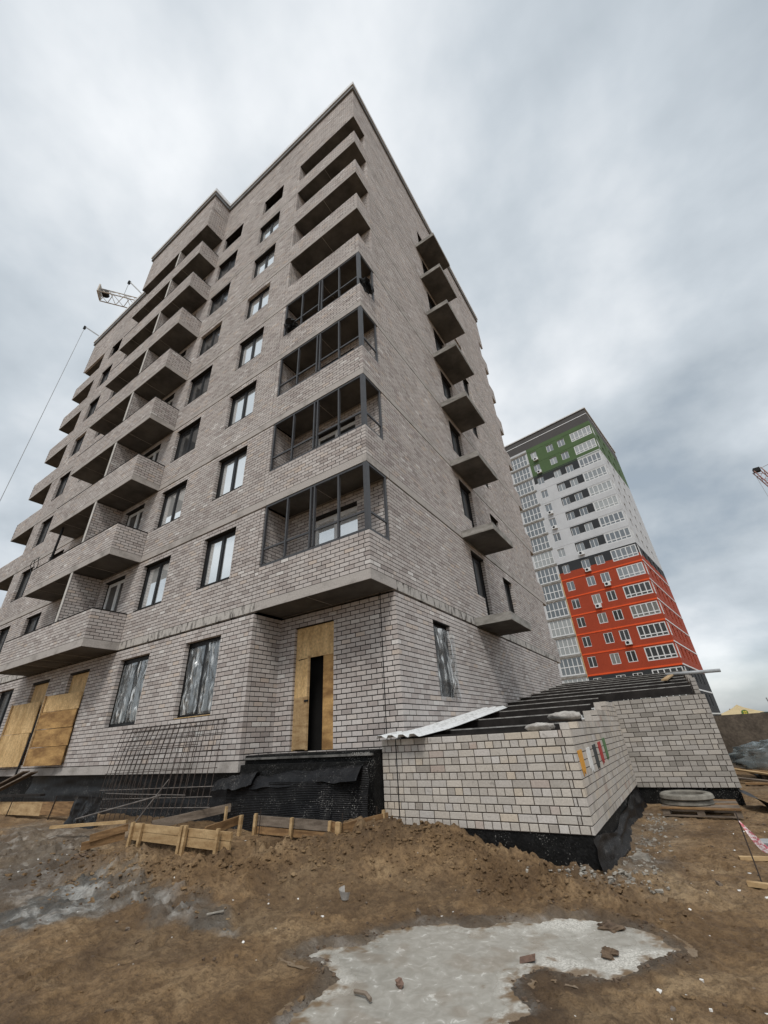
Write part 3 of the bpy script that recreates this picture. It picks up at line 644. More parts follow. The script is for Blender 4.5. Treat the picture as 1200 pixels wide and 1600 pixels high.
# concrete: slab edge bands, loggia slabs, balcony slabs
for k in range(8):
    z1 = S[k]; z0 = z1-BH
    part('slab_edge', MB().box(XL-NX+0.006, NX-0.006, 0.004, 0.11, z0, z1-0.004), 'band' if k else 'band_wet', B)
    part('slab_edge', MB().box(-0.11, -0.004, NY+0.12, YD-0.9, z0, z1-0.004), 'band' if k else 'band_wet', B)
    for x0, x1 in ((NX+0.002, -0.004), (XL+0.004, XL-NX-0.002)):
        s_ = part('loggia_slab', MB().box(x0, x1, 0.003, NY+0.10, z0, z1-0.003), 'band', B)
        part('shaded_soffit', MB().quad((x0+0.01, 0.015, z0-0.004), (x1-0.01, 0.015, z0-0.004), (x1-0.01, NY-0.001, z0-0.004), (x0+0.01, NY-0.001, z0-0.004)), 'shaded_soffit', s_)
    part('loggia_slab', MB().box(NX, -0.004, YD-0.895, YD-0.004, z0, z1-0.003), 'band', B)
    s_ = part('balcony_slab', MB().box(BX0+0.004, BX1-0.004, BY+0.004, -0.002, z0-0.01, z1-0.003), 'band', B)
    part('shaded_soffit', MB().quad((BX0+0.02, BY+0.02, z0-0.014), (BX1-0.02, BY+0.02, z0-0.014), (BX1-0.02, -0.004, z0-0.014), (BX0+0.02, -0.004, z0-0.014)), 'shaded_soffit', s_)
    part('coping', MB().box(BX0-0.012, BX1+0.012, BY-0.012, BY+0.13, S[k]+0.884, S[k]+0.905).box(BX1-0.13, BX1+0.012, BY+0.131, -0.004, S[k]+0.884, S[k]+0.905), 'mortar', B)
    part('partition_edge', MB().box(-12.15, -12.005, BY+0.012, BY+0.0285, S[k]+0.90, (S[k+1]-BH-0.02) if k < 7 else TOPZ-0.02), 'pale_edge', B)
    # french balcony slab on the side facade
    mb = MB().box(0.002, 1.08, 5.42, 7.42, z0-0.02, z1+0.0)
    sl = part('side_balcony_slab', mb, 'concrete', B)
    part('shaded_soffit', MB().quad((0.02, 5.44, z0-0.024), (1.06, 5.44, z0-0.024), (1.06, 7.40, z0-0.024), (0.02, 7.40, z0-0.024)), 'shaded_soffit', sl)
# formwork seams cast into the undersides of the big slabs
for k in range(8):
    z = S[k]-BH
    for x in (-14.9, -13.6, -12.4, -11.1): part('formwork_seam', MB().box(x, x+0.012, BY+0.03, -0.02, z-0.020, z-0.0142), 'band', B)
    part('formwork_seam', MB().box(-1.75, -1.738, 0.03, NY-0.01, z-0.010, z-0.0042), 'band', B)
# top soffits
s_ = part('loggia_slab', MB().box(NX, -0.13, 0.13, NY+0.1, TOPZ-0.003, TOPZ+0.2), 'shaded_soffit', B)
part('loggia_slab', MB().box(XL+0.13, XL-NX, 0.13, NY+0.1, TOPZ-0.003, TOPZ+0.2), 'shaded_soffit', B)
part('shaded_soffit', MB().quad((NX, 0.01, TOPZ-0.006), (-0.01, 0.01, TOPZ-0.006), (-0.01, NY, TOPZ-0.006), (NX, NY, TOPZ-0.006)), 'shaded_soffit', s_)
part('balcony_slab', MB().box(BX0+0.02, BX1-0.02, BY+0.02, -0.003, TOPZ-0.01, TOPZ+0.18), 'shaded_soffit', B)
# plinth: concrete ledge over the dark recessed base
part('plinth_ledge', MB().box(XL-NX-0.5, NX-0.004, 0.006, 0.30, -0.565, -0.372), 'band', B, label='pale concrete ledge under the brick')
part('base_wall', MB().box(XL, NX+0.2, 0.30, 0.5, -2.2, -0.55), 'bitumen', B)
# roof edge
rf = MB()
for (x0, x1, y0, y1) in ((XL-0.14, BX0-0.141, -0.14, 0.3), (BX0-0.14, BX1+0.14, BY-0.14, 0.3), (BX1+0.141, 0.14, -0.14, 0.3), (-0.3, 0.14, 0.301, YD+0.14), (XL-0.14, XL+0.3, 0.301, YD+0.14)):
    rf.box(x0, x1, y0, y1, 29.12, ROOF)
roof = part('roof_edge', rf, 'flashing', B)
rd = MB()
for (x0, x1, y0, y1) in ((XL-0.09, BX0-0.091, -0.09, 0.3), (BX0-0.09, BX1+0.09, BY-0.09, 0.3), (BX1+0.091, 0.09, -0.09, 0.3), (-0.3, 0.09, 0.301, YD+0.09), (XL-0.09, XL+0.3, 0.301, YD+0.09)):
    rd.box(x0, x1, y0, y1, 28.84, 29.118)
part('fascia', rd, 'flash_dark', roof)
part('roof_deck', MB().box(XL+0.3, -0.3, 0.3, YD, 28.6, 28.8), 'shaded_soffit', roof)
# unseen rear and far end, solid cores that keep daylight out
part('rear_wall', MB().box(XL+0.02, -0.02-3.4, YD-0.3, YD-0.02, -2.2, 28.8).box(NX, -0.13, YD-1.2, YD-0.9, -2.2, TOPZ), 'concrete', B)
part('end_wall', MB().box(XL+0.01, XL+0.3, NY+0.02, YD, -2.2, 28.8), 'concrete', B)
core = MB()
core.box(XL+0.4, -0.30, 1.2, YD-1.3, -2.2, 28.5)
part('inner_core', core, 'room', B)

# ---- windows
def window_meshes(w, h, fr=0.075, mid=True, depth=0.07):
    f = MB(); f.box(0, w, 0, depth, 0, fr).box(0, w, 0, depth, h-fr, h).box(0, fr, 0.001, depth-0.001, fr, h-fr).box(w-fr, w, 0.001, depth-0.001, fr, h-fr)
    panes = []
    if mid:
        f.box(w/2-0.05, w/2+0.05, -0.006, depth-0.001, fr, h-fr)
        xs = [(fr, w/2-0.05), (w/2+0.05, w-fr)]
    else: xs = [(fr, w-fr)]
    for a, b in xs:
        # sash rim and pane
        f.box(a, a+0.035, 0.01, depth-0.004, fr, h-fr).box(b-0.035, b, 0.01, depth-0.004, fr, h-fr).box(a+0.035, b-0.035, 0.01, depth-0.004, fr, fr+0.035).box(a+0.035, b-0.035, 0.01, depth-0.004, h-fr-0.035, h-fr)
        panes.append(MB().box(a+0.03, b-0.03, 0.030, 0.042, fr+0.03, h-fr-0.03))
    return f.mesh('window'), [p.mesh('pane') for p in panes]
_wc = {}
def add_window(x0, x1, z0, z1, y, rot, gl, fmat='frame', parent=None, mid=True, name='window'):
    w = (x1-x0); h = z1-z0; key = (round(w, 3), round(h, 3), fmat, gl, mid)
    if key not in _wc:
        f, ps = window_meshes(w, h, mid=mid); f.materials.append(MT[fmat])
        for p in ps: p.materials.append(MT[gl])
        _wc[key] = (f, ps)
    f, ps = _wc[key]
    o = link(name, f, None, parent, (x0, y, z0) if rot == 0 else (y, x0, z0), (0, 0, rot))
    for p in ps:
        c = bpy.data.objects.new('pane', p); COL.objects.link(c); c.parent = o
    return o
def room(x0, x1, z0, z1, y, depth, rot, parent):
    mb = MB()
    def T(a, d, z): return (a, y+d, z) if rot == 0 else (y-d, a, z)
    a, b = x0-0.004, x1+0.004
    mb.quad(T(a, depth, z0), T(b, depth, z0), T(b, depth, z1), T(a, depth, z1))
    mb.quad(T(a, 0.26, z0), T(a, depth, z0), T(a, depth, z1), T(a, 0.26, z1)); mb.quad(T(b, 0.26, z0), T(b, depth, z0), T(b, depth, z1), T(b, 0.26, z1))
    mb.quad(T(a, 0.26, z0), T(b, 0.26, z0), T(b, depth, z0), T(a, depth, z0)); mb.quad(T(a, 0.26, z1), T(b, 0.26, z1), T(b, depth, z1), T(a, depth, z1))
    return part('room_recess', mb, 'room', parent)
for kind, a, b, c, d, k in win_front:
    if k == 8:
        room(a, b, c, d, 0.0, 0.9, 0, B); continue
    g = 'glass_mirror' if (kind == 'A' and k > 0) or (kind == 'B' and k in (1, 2)) else 'glass_dark'
    if a < -16: g = 'glass_dark'
    add_window(a+0.002, b-0.002, c+0.002, d-0.002, 0.15, 0, g, parent=B)
for a, b, c, d in doors_w:
    add_window(a+0.002, b-0.002, c+0.002, d-0.002, 0.15, 0, 'glass_dark', 'white_frame', B, name='balcony_door')
for k in range(8):
    add_window(-2.548, -0.952, S[k]+0.062, S[k]+2.298, NY+0.15, 0, 'glass_dark' if k else 'glass_mirror', 'white_frame', B, name='balcony_door')
    add_window(6.002, 6.618, S[k]+0.862, S[k]+2.358, -0.15, math.pi/2, 'glass_dark', 'frame', B, mid=False)
    add_window(6.622, 7.178, S[k]+0.024, S[k]+2.358, -0.15, math.pi/2, 'glass_dark', 'frame', B, mid=False, name='balcony_door')
    add_window(9.152, 10.248, S[k]+0.952, S[k]+2.298, -0.16, math.pi/2, 'glass_dark', 'frame', B)
add_window(2.542, 3.498, 0.602, 2.298, -0.15, math.pi/2, 'glass_dark', 'frame', B)

# ---- glazed corner loggias (storeys 2 to 5)
for k in range(4):
    z0 = S[k]+0.885; z1 = S[k+1]-BH-0.008; zm = z0+0.46
    fb = MB(); y0, y1 = 0.02, 0.075; xs = [NX+0.07, NX+0.86, -1.66, -0.84, -0.06]
    g0 = part('glazing_frame', MB().box(NX+0.03, -0.117, y0, y1, z0, z0+0.06), 'balcony_frame', B)
    for bb_ in ((NX+0.03, -0.117, y0, y1, z1-0.06, z1), (-0.075, -0.02, 0.117, NY-0.04, z0, z0+0.06), (-0.075, -0.02, 0.117, NY-0.04, z1-0.06, z1)): part('rail', MB().box(*bb_), 'balcony_frame', g0)
    for x in (NX+0.06, NX+0.86, -1.74, -1.62, -0.86):
        part('post', MB().box(x-0.022, x+0.022, y0-0.012, y1-0.002, z0+0.061, z1-0.061), 'balcony_frame', g0)
    part('corner_post', MB().box(-0.115, -0.012, 0.004, 0.115, z0+0.002, z1-0.001), 'balcony_frame', g0)
    part('post', MB().box(-0.08, -0.022, NY-0.10, NY-0.042, z0+0.061, z1-0.061), 'balcony_frame', g0)
    for a, b in ((NX+0.089, NX+0.831), (NX+0.889, -1.769), (-1.591, -0.889), (-0.831, -0.116)):
        part('rail', MB().box(a, b, y0+0.004, y1-0.006, zm, zm+0.05), 'balcony_frame', g0)
    part('rail', MB().box(-0.07, -0.03, 0.116, NY-0.101, zm, zm+0.05), 'balcony_frame', g0)

# ---- black coated podium and lower block in the niche
pod = part('podium', MB().box(NX+0.01, 0.0, 0.42, NY-0.002, -2.1, -0.285).box(NX+0.01, -0.20, 0.16, 0.419, -2.1, -0.287).box(NX+0.10, -0.27, -0.02, 0.159, -2.1, -0.44), 'bitumen', B, label='black bitumen coated entrance podium')
part('podium_lip', MB().box(NX+0.06, -0.20, 0.10, 0.158, -0.36, -0.325), 'lip_dust', pod)
def lettering(txt, size, loc, rot, material, parent, name='lettering'):
    cu = bpy.data.curves.new(name, 'FONT'); cu.body = txt; cu.size = size; cu.extrude = 0.0008; cu.align_x = 'LEFT'
    tmp = bpy.data.objects.new('tmp', cu); COL.objects.link(tmp); bpy.context.view_layer.update()
    me = bpy.data.meshes.new_from_object(tmp.evaluated_get(bpy.context.evaluated_depsgraph_get())); bpy.data.objects.remove(tmp); bpy.data.curves.remove(cu)
    me.materials.clear(); me.materials.append(MT[material]); o = bpy.data.objects.new(name, me); COL.objects.link(o)
    o.parent = parent; o.location = Vector(loc)-WLOC[parent.name]; o.rotation_euler = rot; WLOC[o.name] = Vector(loc); return o
lettering('CARBONSBS', 0.07, (-0.62, 0.097, -0.355), (math.pi/2, 0, 0), 'steel_edge', pod)
lettering('CARBON', 0.085, (-1.15, -0.024, -0.56), (math.pi/2, 0, 0), 'frame', pod)
lettering('CARBON', 0.085, (-2.75, -0.024, -0.60), (math.pi/2, 0, 0), 'frame', pod)

part('movement_joint', MB().box(-0.394, -0.376, NY-0.004, NY+0.012, -0.27, 2.67), 'black', B)
# ---- boarded doorway
hd = part('doorway_hoarding', MB().box(-2.898, -1.692, NY+0.075, NY+0.10, 1.60, 2.318), 'plywood', B, label='plywood hoarding filling the entrance with a door ajar')
part('board', MB().box(-2.04, -1.692, NY+0.07, NY+0.095, -0.26, 1.598), 'plywood_stain', hd)
part('board', MB().box(-2.898, -2.82, NY+0.07, NY+0.095, -0.26, 1.598), 'plywood', hd)
lf = MB(); lf.obox((-2.60, NY-0.005, 0.66), (0.235, -0.05, 0), (0.002, 0.011, 0), (0, 0, 0.90))
leaf = part('door_leaf', lf, 'plywood', hd)
lb = MB()
for i in range(4):
    t = -0.19+0.127*i; lb.obox((-2.60+t*0.978, NY-0.005-t*0.21-0.018, 0.27), (0.060, -0.0128, 0), (0.0015, 0.007, 0), (0, 0, 0.5))
part('slat', lb, 'timber_new', leaf)
part('latch', MB().box(-2.44, -2.34, NY-0.09, NY-0.06, 0.66, 0.70), 'black', leaf)
part('door_edge', MB().obox((-2.36, NY-0.054, 0.68), (0.014, -0.003, 0), (0.006, 0.024, 0), (0, 0, 0.93)), 'timber_new', leaf)
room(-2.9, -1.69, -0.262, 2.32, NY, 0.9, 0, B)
for a, b, c, d in boarded:
    part('infill_board', MB().box(a+0.003, b-0.003, 0.10, 0.125, c, d-0.003), 'plywood', B)
part('sill_foam', MB().box(-5.95, -4.57, 0.01, 0.06, 0.545, 0.562), 'plywood', B)

# ---- roof davits with rope
def davit(x, y, lab, tip, rope_to=None):
    t = thing('roof_davit', lab, 'davit', (x, y+0.6, 28.8), 'davits on the roof edge')
    part('arm', MB().beam((x, y+0.8, 29.0), tip, 0.07, 0.07), 'pipe', t)
    part('hook_block', MB().obox((tip[0], tip[1], tip[2]-0.12), (0.08, 0, 0), (0, 0.08, 0), (0, 0, 0.14)), 'black', t)
    if rope_to is not None:
        pts = [np.array(tip)*(1-s)+np.array(rope_to)*s for s in np.linspace(0, 1, 9)]
        part('rope', MB().tube(pts, 0.018, 5), 'pipe', t)
davit(-25.2, 0.0, 'thin grey davit arm with a rope on the far roof corner', (-27.1, -0.9, 30.9), (-27.3, -1.1, 8.6))
davit(-19.3, 0.0, 'short davit arm above the roof beside the crane jib', (-21.0, -0.7, 31.6), (-21.05, -0.7, 30.0))
# ---- pole and cable loop on the wing balcony
solo('steel_prop', MB().tube([(-15.6, -0.75, S[1]+0.06), (-15.3, -0.80, S[2]-BH-0.03)], 0.045, 8), 'black', 'black steel prop standing on the third storey balcony', 'prop', (-15.6, -0.75, S[1]))
lp = [(-15.75-0.28*math.cos(t)-0.05*t, -1.10-0.03*math.sin(3*t), S[1]+1.05+0.30*math.sin(t)) for t in np.linspace(-0.5, 7.6, 34)]
solo('cable_loop', MB().tube(lp, 0.014, 5), 'black', 'black cable coiled over the third storey balcony edge', 'cable', (-15.75, -1.1, S[1]+0.9), smooth=True)
# ---- dark bundles hanging in the fifth storey glazing
def blob(c, r, seed, n=14, flat=(1, 1, 1), amp=0.35):
    def fn(u, v):
        th = u*2*math.pi; ph = (v-0.5)*math.pi
        d = np.array([math.cos(th)*math.cos(ph), math.sin(th)*math.cos(ph), math.sin(ph)])
        k = 1+amp*float(fbm(np.array(d[0]*2.1+seed), np.array(d[1]*2.1+d[2]*1.7), seed, 3))*2
        return np.array(c)+d*r*k*np.array(flat)
    return MB().grid(fn, n, n//2+2)
solo('hanging_bundle', blob((-2.98, 0.0, S[3]+1.10), 0.22, 5, amp=0.6), 'black', 'dark ragged bundle hanging over the left end of the topmost glazed loggia', 'bundle', (-2.98, 0.0, S[3]+0.9))
solo('hanging_bundle', blob((0.06, 0.38, S[3]+1.12), 0.26, 9, flat=(0.6, 1.2, 1), amp=0.6), 'black', 'dark bundle hanging beside the corner post of the topmost glazed loggia', 'bundle', (0.06, 0.38, S[3]+0.9))

# ------------------------------------------------------------------ brick annex over the basement ramp
A = thing('brick_annex', 'low unfinished brick annex with bare dark steel roof beams beside the block', 'annex', (2.9, 0.4, -1.7))
AX, AYF, AZ0 = 2.975, 0.40, -1.325; ah = 0.0985
def bz(y): return -0.055+0.125*(y-1.3)
apan = [Panel('x', AYF, -0.18, AX, AZ0, AZ0+12*ah, q1=1, bond='alt', n=12),
        Panel('y', AX, AYF, 0.95, AZ0, AZ0+12*ah, q0=0, bond='alt', n=12),
        Panel('y', AX, 0.962, 3.10, AZ0, AZ0+13*ah, bond='alt', n=13),
        Panel('y', AX, 3.112, 4.62, AZ0, AZ0+15*ah, bond='alt', n=15),
        Panel('y', AX, 4.632, 5.99, AZ0, AZ0+17*ah, bond='alt', n=17),
        Panel('x', 6.0, AX-0.02, 4.86, AZ0-0.06, AZ0-0.06+18*ah, q1=1, bond='four', n=18)]
yy = 6.0
for k in range(5):
    y1_ = yy+1.9; n_ = 18+int(round((bz(y1_)-bz(6.0))/ah)) if k else 18
    apan.append(Panel('y', 4.86, yy+(0 if k == 0 else 0.012), y1_, AZ0-0.06, AZ0-0.06+n_*ah, q0=(0 if k == 0 else None), bond='four', n=n_)); yy = y1_
ab = MB(); arec = []
for p in apan: p.backing(ab, inset=0.009); arec += [(p, *r) for r in p.bricks()]
aw = part('annex_wall', ab, 'mortar_annex', A)
# inner leaves close the wall thickness
il = MB(); il.box(-0.15, AX-0.12, AYF+0.116, AYF+0.25, AZ0, AZ0+11.9*ah)
for y0, y1_, n_ in ((0.55, 0.95, 11.9), (0.951, 3.10, 12.9), (3.101, 4.62, 14.9), (4.621, 6.1, 16.9)): il.box(AX-0.25, AX-0.116, y0, y1_, AZ0, AZ0+n_*ah)
il.box(AX-0.24, 4.74, 6.117, 6.25, AZ0-0.06, AZ0-0.06+17.9*ah)
part('inner_leaf', il, 'brick_annex', aw)
def vis_ann(p, q): return p.plane in (AYF, AX, 6.0)
sa = np.array([score(r, vis_ann) for r in arec]); oa = np.argsort(-sa); topa = set(oa[:298].tolist())
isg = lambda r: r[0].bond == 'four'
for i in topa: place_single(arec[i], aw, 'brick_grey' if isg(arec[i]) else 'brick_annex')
part('brickwork', brick_mesh([r for i, r in enumerate(arec) if i not in topa and not isg(r)], 'annex_brickwork'), 'brick_annex', aw, kind='stuff')
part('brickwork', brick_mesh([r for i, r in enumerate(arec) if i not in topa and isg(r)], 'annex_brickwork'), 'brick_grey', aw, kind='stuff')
# base: black waterproofed footing
fo = part('footing', MB().box(-0.15, AX-0.02, AYF+0.02, AYF+0.3, -2.2, AZ0-0.004).box(AX-0.3, AX-0.022, AYF+0.301, 6.2, -2.2, AZ0-0.004).box(AX-0.3, 4.82, 6.04, 6.3, -2.2, AZ0-0.064).box(4.6, 4.82, 6.301, 15.4, -2.2, AZ0-0.064), 'bitumen', A, label='black bitumen coated footing')
# vertical movement joint in the front wall
part('movement_joint', MB().box(0.096, 0.114, AYF-0.004, AYF+0.02, AZ0+0.02, AZ0+12*ah), 'black', A)
# steel beams
for i in range(11):
    y = 1.40+1.372*i; zt = bz(y); xe = 2.73 if y < 6 else 4.68
    mb = MB(); mb.box(0.03, xe, y-0.004, y+0.004, zt-0.19, zt-0.009); mb.box(0.03, xe, y-0.004, y+0.075, zt-0.199, zt-0.191); mb.box(0.03, xe, y-0.004, y+0.075, zt-0.008, zt)
    bm_ = part('steel_beam', mb, 'steel', A)
    part('flange_edge', MB().box(0.03, xe, y-0.008, y-0.0045, zt-0.020, zt-0.001), 'steel_edge', bm_)
# extra beam near the front
mb = MB().box(0.03, 2.66, 0.70, 0.708, -0.30, -0.125).box(0.03, 2.66, 0.70, 0.78, -0.124, -0.116); part('steel_beam', mb, 'steel', A)
# dark pit behind the beams
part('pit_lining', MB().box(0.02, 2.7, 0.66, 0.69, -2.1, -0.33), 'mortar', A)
# painted colour samples on the side wall
for i, (y, zt, zb, c) in enumerate(((0.66, -0.41, -0.70, (0.75, 0.36, 0.05)), (1.27, -0.41, -0.73, (0.80, 0.80, 0.78)), (1.83, -0.39, -0.72, (0.04, 0.045, 0.045)), (2.37, -0.37, -0.68, (0.42, 0.04, 0.035)), (2.93, -0.33, -0.65, (0.09, 0.19, 0.075)))):
    MT['paint%d' % i] = mat('sample_paint', c, tuple(v*0.8 for v in c), 14, 0.6, bump=0.3)
    w = 0.135; mb = MB(); X = AX+0.009
    P2 = [(-w, zt), (w, zt+0.01), (w*0.96, zb+0.06), (w*0.45, zb), (-0.02, zb+0.05), (-w*0.5, zb-0.015), (-w*0.9, zb+0.07)]
    n = len(P2); mb.add([(X, y+a, b) for a, b in P2]+[(X-0.012, y+a, b) for a, b in P2], [tuple(range(n))]+[(k, n+k, n+(k+1) % n, (k+1) % n) for k in range(n)])
    part('paint_sample', mb, 'paint%d' % i, A, label=('orange', 'white', 'black', 'red', 'green')[i]+' paint sample stripe')
# membrane skirt along the side footing
def skirt(u, v):
    y = 0.30+5.5*u; bulge = 0.02+0.10*v*v+0.05*math.sin(9*u)*v+0.06*float(fbm(np.array(u*9), np.array(v*4), 3, 3))
    top = AZ0-0.02-0.22*math.sin(math.pi*min(1, u*1.25))**2*(0.4+0.6*math.sin(u*5+0.6)**2)
    return (AX-0.015+bulge*(0.4+0.6*math.sin(min(1, u*3)*1.57)), y, top*(1-v)+(-1.76)*v)
sk = MB().grid(skirt, 60, 14)
solo('membrane_skirt', sk, 'membrane', 'wrinkled black membrane hanging along the annex side footing', 'membrane', (AX, 0.4, -1.72), smooth=True)

# ------------------------------------------------------------------ colourful tower behind
AZT = R(8.5); TC = np.array([5.9, 59.39]); TE = np.array([-math.cos(AZT), math.sin(AZT)]); TN = np.array([math.sin(AZT), math.cos(AZT)])
T = thing('apartment_tower', 'tall apartment tower banded green, white, charcoal and red', 'building', (*TC, -1.7))
def TP(s, t, z): q = TC+TE*s+TN*t; return (q[0], q[1], z)
tcol = {'green': (0.085, 0.14, 0.06), 'white': (0.57, 0.58, 0.595), 'grey': (0.035, 0.038, 0.042), 'red': (0.36, 0.055, 0.022), 'cap': (0.085, 0.08, 0.078), 'orange': (0.78, 0.10, 0.025)}
for k_, c_ in tcol.items(): MT['t_'+k_] = mat('tower_'+k_+'_render', c_, tuple(v*0.88 for v in c_), 0.5, 0.8, bscale=9, fine=0.06)
LZ = [6.05+2.8*k for k in range(-2, 15)]
def tcolor(s, z, side=False):
    if z > 46.05: return 'cap'
    if z > 39.95: return 'green'
    if z < 6.0: return 'grey'
    if z < 21.35: return 'red'
    if side: return 'white' if z > 22.9 else 'grey'
    if z < 22.9: return 'grey'
    if z > 38.3: return 'grey' if s > 3.7 else 'white'
    for L_ in LZ:
        if L_-1.62 < z < L_-0.1 and 3.7 < s < 8.1: return 'grey'
    return 'white'
hf, hs = [], []; wins = []
for L_ in LZ[1:]:
    if L_ < 3: continue
    for a, b in ((4.72, 5.95), (6.82, 8.0), (9.9, 11.0)): wins.append(('f', a, b, L_-1.72, L_-0.28)); hf.append((a, b, L_-1.72, L_-0.28))
    hf.append((0.16, 3.62, L_-1.88, L_-0.14)); hs.append((0.16, 1.3, L_-1.88, L_-0.14))
    hf.append((11.85, 15.2, L_-2.38, L_+0.05)); hf.append((15.5, 18.9, L_-2.38, L_+0.05))
    for a, b in ((3.3, 4.4), (6.6, 7.7), (9.8, 10.9), (13.2, 14.3)): hs.append((a, b, L_-1.72, L_-0.28))
def tower_wall(holes, length, PT, side):
    zs = sorted({-2.0, 48.8, 46.05, 39.95, 6.0, 21.35, 22.9, 38.3, *[h[2] for h in holes], *[h[3] for h in holes], *[L_-1.62 for L_ in LZ], *[L_-0.1 for L_ in LZ]})
    us = sorted({0.0, length, 3.7, 8.1, 11.6, *[h[0] for h in holes], *[h[1] for h in holes]}); us = [u for u in us if 0 <= u <= length]
    zs = [z for i, z in enumerate(zs) if i == 0 or z-zs[i-1] > 1e-6]
    mbs = {}; H = {}
    for i in range(len(us)-1):
        for k in range(len(zs)-1):
            cu, cz_ = (us[i]+us[i+1])/2, (zs[k]+zs[k+1])/2
            H[i, k] = any(h[0] < cu < h[1] and h[2] < cz_ < h[3] for h in holes)
    for (i, k), ho in H.items():
        if ho: continue
        cu, cz_ = (us[i]+us[i+1])/2, (zs[k]+zs[k+1])/2; c = tcolor(cu, cz_, side)
        if not side and cu > 11.6 and cz_ < 46.05: c = 'white'
        zk = 0 if cz_ < 6.0 else 1 if cz_ < 21.35 else 2 if cz_ < 22.9 else 3 if cz_ < 39.95 else 4
        if c == 'grey' and zk == 3: zk = ('band', k if cz_ < 38.3 else 99)
        if c == 'grey' and zk != 0 and not side: zk = (zk, round(cz_/2.8), 0 if cu < 4.73 else 1 if cu < 6.9 else 2)
        m = mbs.setdefault((c, zk), MB())
        m.quad(PT(us[i], 0, zs[k]), PT(us[i+1], 0, zs[k]), PT(us[i+1], 0, zs[k+1]), PT(us[i], 0, zs[k+1]))
        for di, dk, e1, e2 in ((-1, 0, (i, k), (i, k+1)), (1, 0, (i+1, k), (i+1, k+1)), (0, -1, (i, k), (i+1, k)), (0, 1, (i, k+1), (i+1, k+1))):
            if H.get((i+di, k+dk)):
                a_, b_ = (us[e1[0]], zs[e1[1]]), (us[e2[0]], zs[e2[1]])
                m.quad(PT(a_[0], 0, a_[1]), PT(b_[0], 0, b_[1]), PT(b_[0], 0.3, b_[1]), PT(a_[0], 0.3, a_[1]))
    for (c, _), m in mbs.items(): part('wall_panel', m, 't_'+c, T)
tower_wall(hf, 19.5, lambda s, d, z: TP(s, d, z), False)
tower_wall(hs, 18.5, lambda t, d, z: TP(d, t, z), True)
part('tower_core', MB().add([TP(0.4, 0.4, -2), TP(19.3, 0.4, -2), TP(19.3, 18.3, -2), TP(0.4, 18.3, -2), TP(0.4, 0.4, 48.5), TP(19.3, 0.4, 48.5), TP(19.3, 18.3, 48.5), TP(0.4, 18.3, 48.5)],
     [(0,3,2,1),(4,5,6,7),(0,1,5,4),(1,2,6,5),(2,3,7,6),(3,0,4,7)]), 'room', T)
part('tower_rear', MB().quad(TP(0, 18.5, -2), TP(19.5, 18.5, -2), TP(19.5, 18.5, 48.8), TP(0, 18.5, 48.8)).quad(TP(19.5, 0, -2), TP(19.5, 18.5, -2), TP(19.5, 18.5, 48.8), TP(19.5, 0, 48.8)), 't_white', T)
def tbar(s0, s1, t0, t1, z0, z1):
    return MB().add([TP(s0,t0,z0),TP(s1,t0,z0),TP(s1,t1,z0),TP(s0,t1,z0),TP(s0,t0,z1),TP(s1,t0,z1),TP(s1,t1,z1),TP(s0,t1,z1)], [(0,3,2,1),(4,5,6,7),(0,1,5,4),(1,2,6,5),(2,3,7,6),(3,0,4,7)])
part('roof_coping', tbar(-0.15, 19.6, -0.15, 18.6, 48.8, 49.0), 'flashing', T)
part('cornice_line', tbar(-0.05, 19.55, -0.05, 0.0, 47.62, 47.74), 'flashing', T); part('cornice_line', tbar(-0.05, 0.0, 0.001, 18.5, 47.62, 47.74), 'flashing', T)
for L_ in LZ:
    if 6.0 < L_ < 20.1:
        part('orange_string_course', tbar(0.0, 11.6, -0.04, 0.0, L_+0.02, L_+0.22), 't_orange', T)
        part('white_string_course', tbar(-0.05, 0.0, 0.0, 18.5, L_+0.02, L_+0.20), 'white_frame', T)
    elif L_ > 22 and L_ < 46: part('string_course', tbar(0.0, 11.6, -0.02, 0.0, L_+0.04, L_+0.12), 't_white' if L_ < 39 else 't_green', T)
    elif L_ > 0: part('white_string_course', tbar(-0.05, 0.0, 0.0, 18.5, L_+0.02, L_+0.20), 'white_frame', T)
    part('loggia_slab', tbar(11.62, 19.4, -0.12, 0.3, L_+0.06, L_+0.36), 'concrete', T)
part('corner_trim', tbar(11.60, 11.72, -0.10, 0.0, 5.9, 21.3), 'plywood', T)
def tower_win(w, h, cols_, rows, fr=0.075, side=False, rail=None):
    """frame and pane meshes, axes baked for the face"""
    ax = (lambda a, d, z: (TE[0]*a+TN[0]*d, TE[1]*a+TN[1]*d, z)) if not side else (lambda a, d, z: (TN[0]*a+TE[0]*d, TN[1]*a+TE[1]*d, z))
    def bx(m, a0, a1, d0, d1, z0, z1):
        m.add([ax(a0,d0,z0),ax(a1,d0,z0),ax(a1,d1,z0),ax(a0,d1,z0),ax(a0,d0,z1),ax(a1,d0,z1),ax(a1,d1,z1),ax(a0,d1,z1)], [(0,3,2,1),(4,5,6,7),(0,1,5,4),(1,2,6,5),(2,3,7,6),(3,0,4,7)])
    f = MB(); bx(f, 0, w, 0, 0.08, 0, fr); bx(f, 0, w, 0, 0.08, h-fr, h)
    for i in range(cols_+1):
        c = min(max(i*w/cols_, fr/2+0.001), w-fr/2-0.001); bx(f, c-fr/2, c+fr/2, -0.004, 0.079, fr, h-fr)
    for zr in (rail or []): bx(f, fr, w-fr, 0.004, 0.075, zr-fr/2, zr+fr/2)
    p = MB(); bx(p, fr*0.5, w-fr*0.5, 0.04, 0.05, fr*0.5, h-fr*0.5)
    return f.mesh('tower_window'), p.mesh('pane')
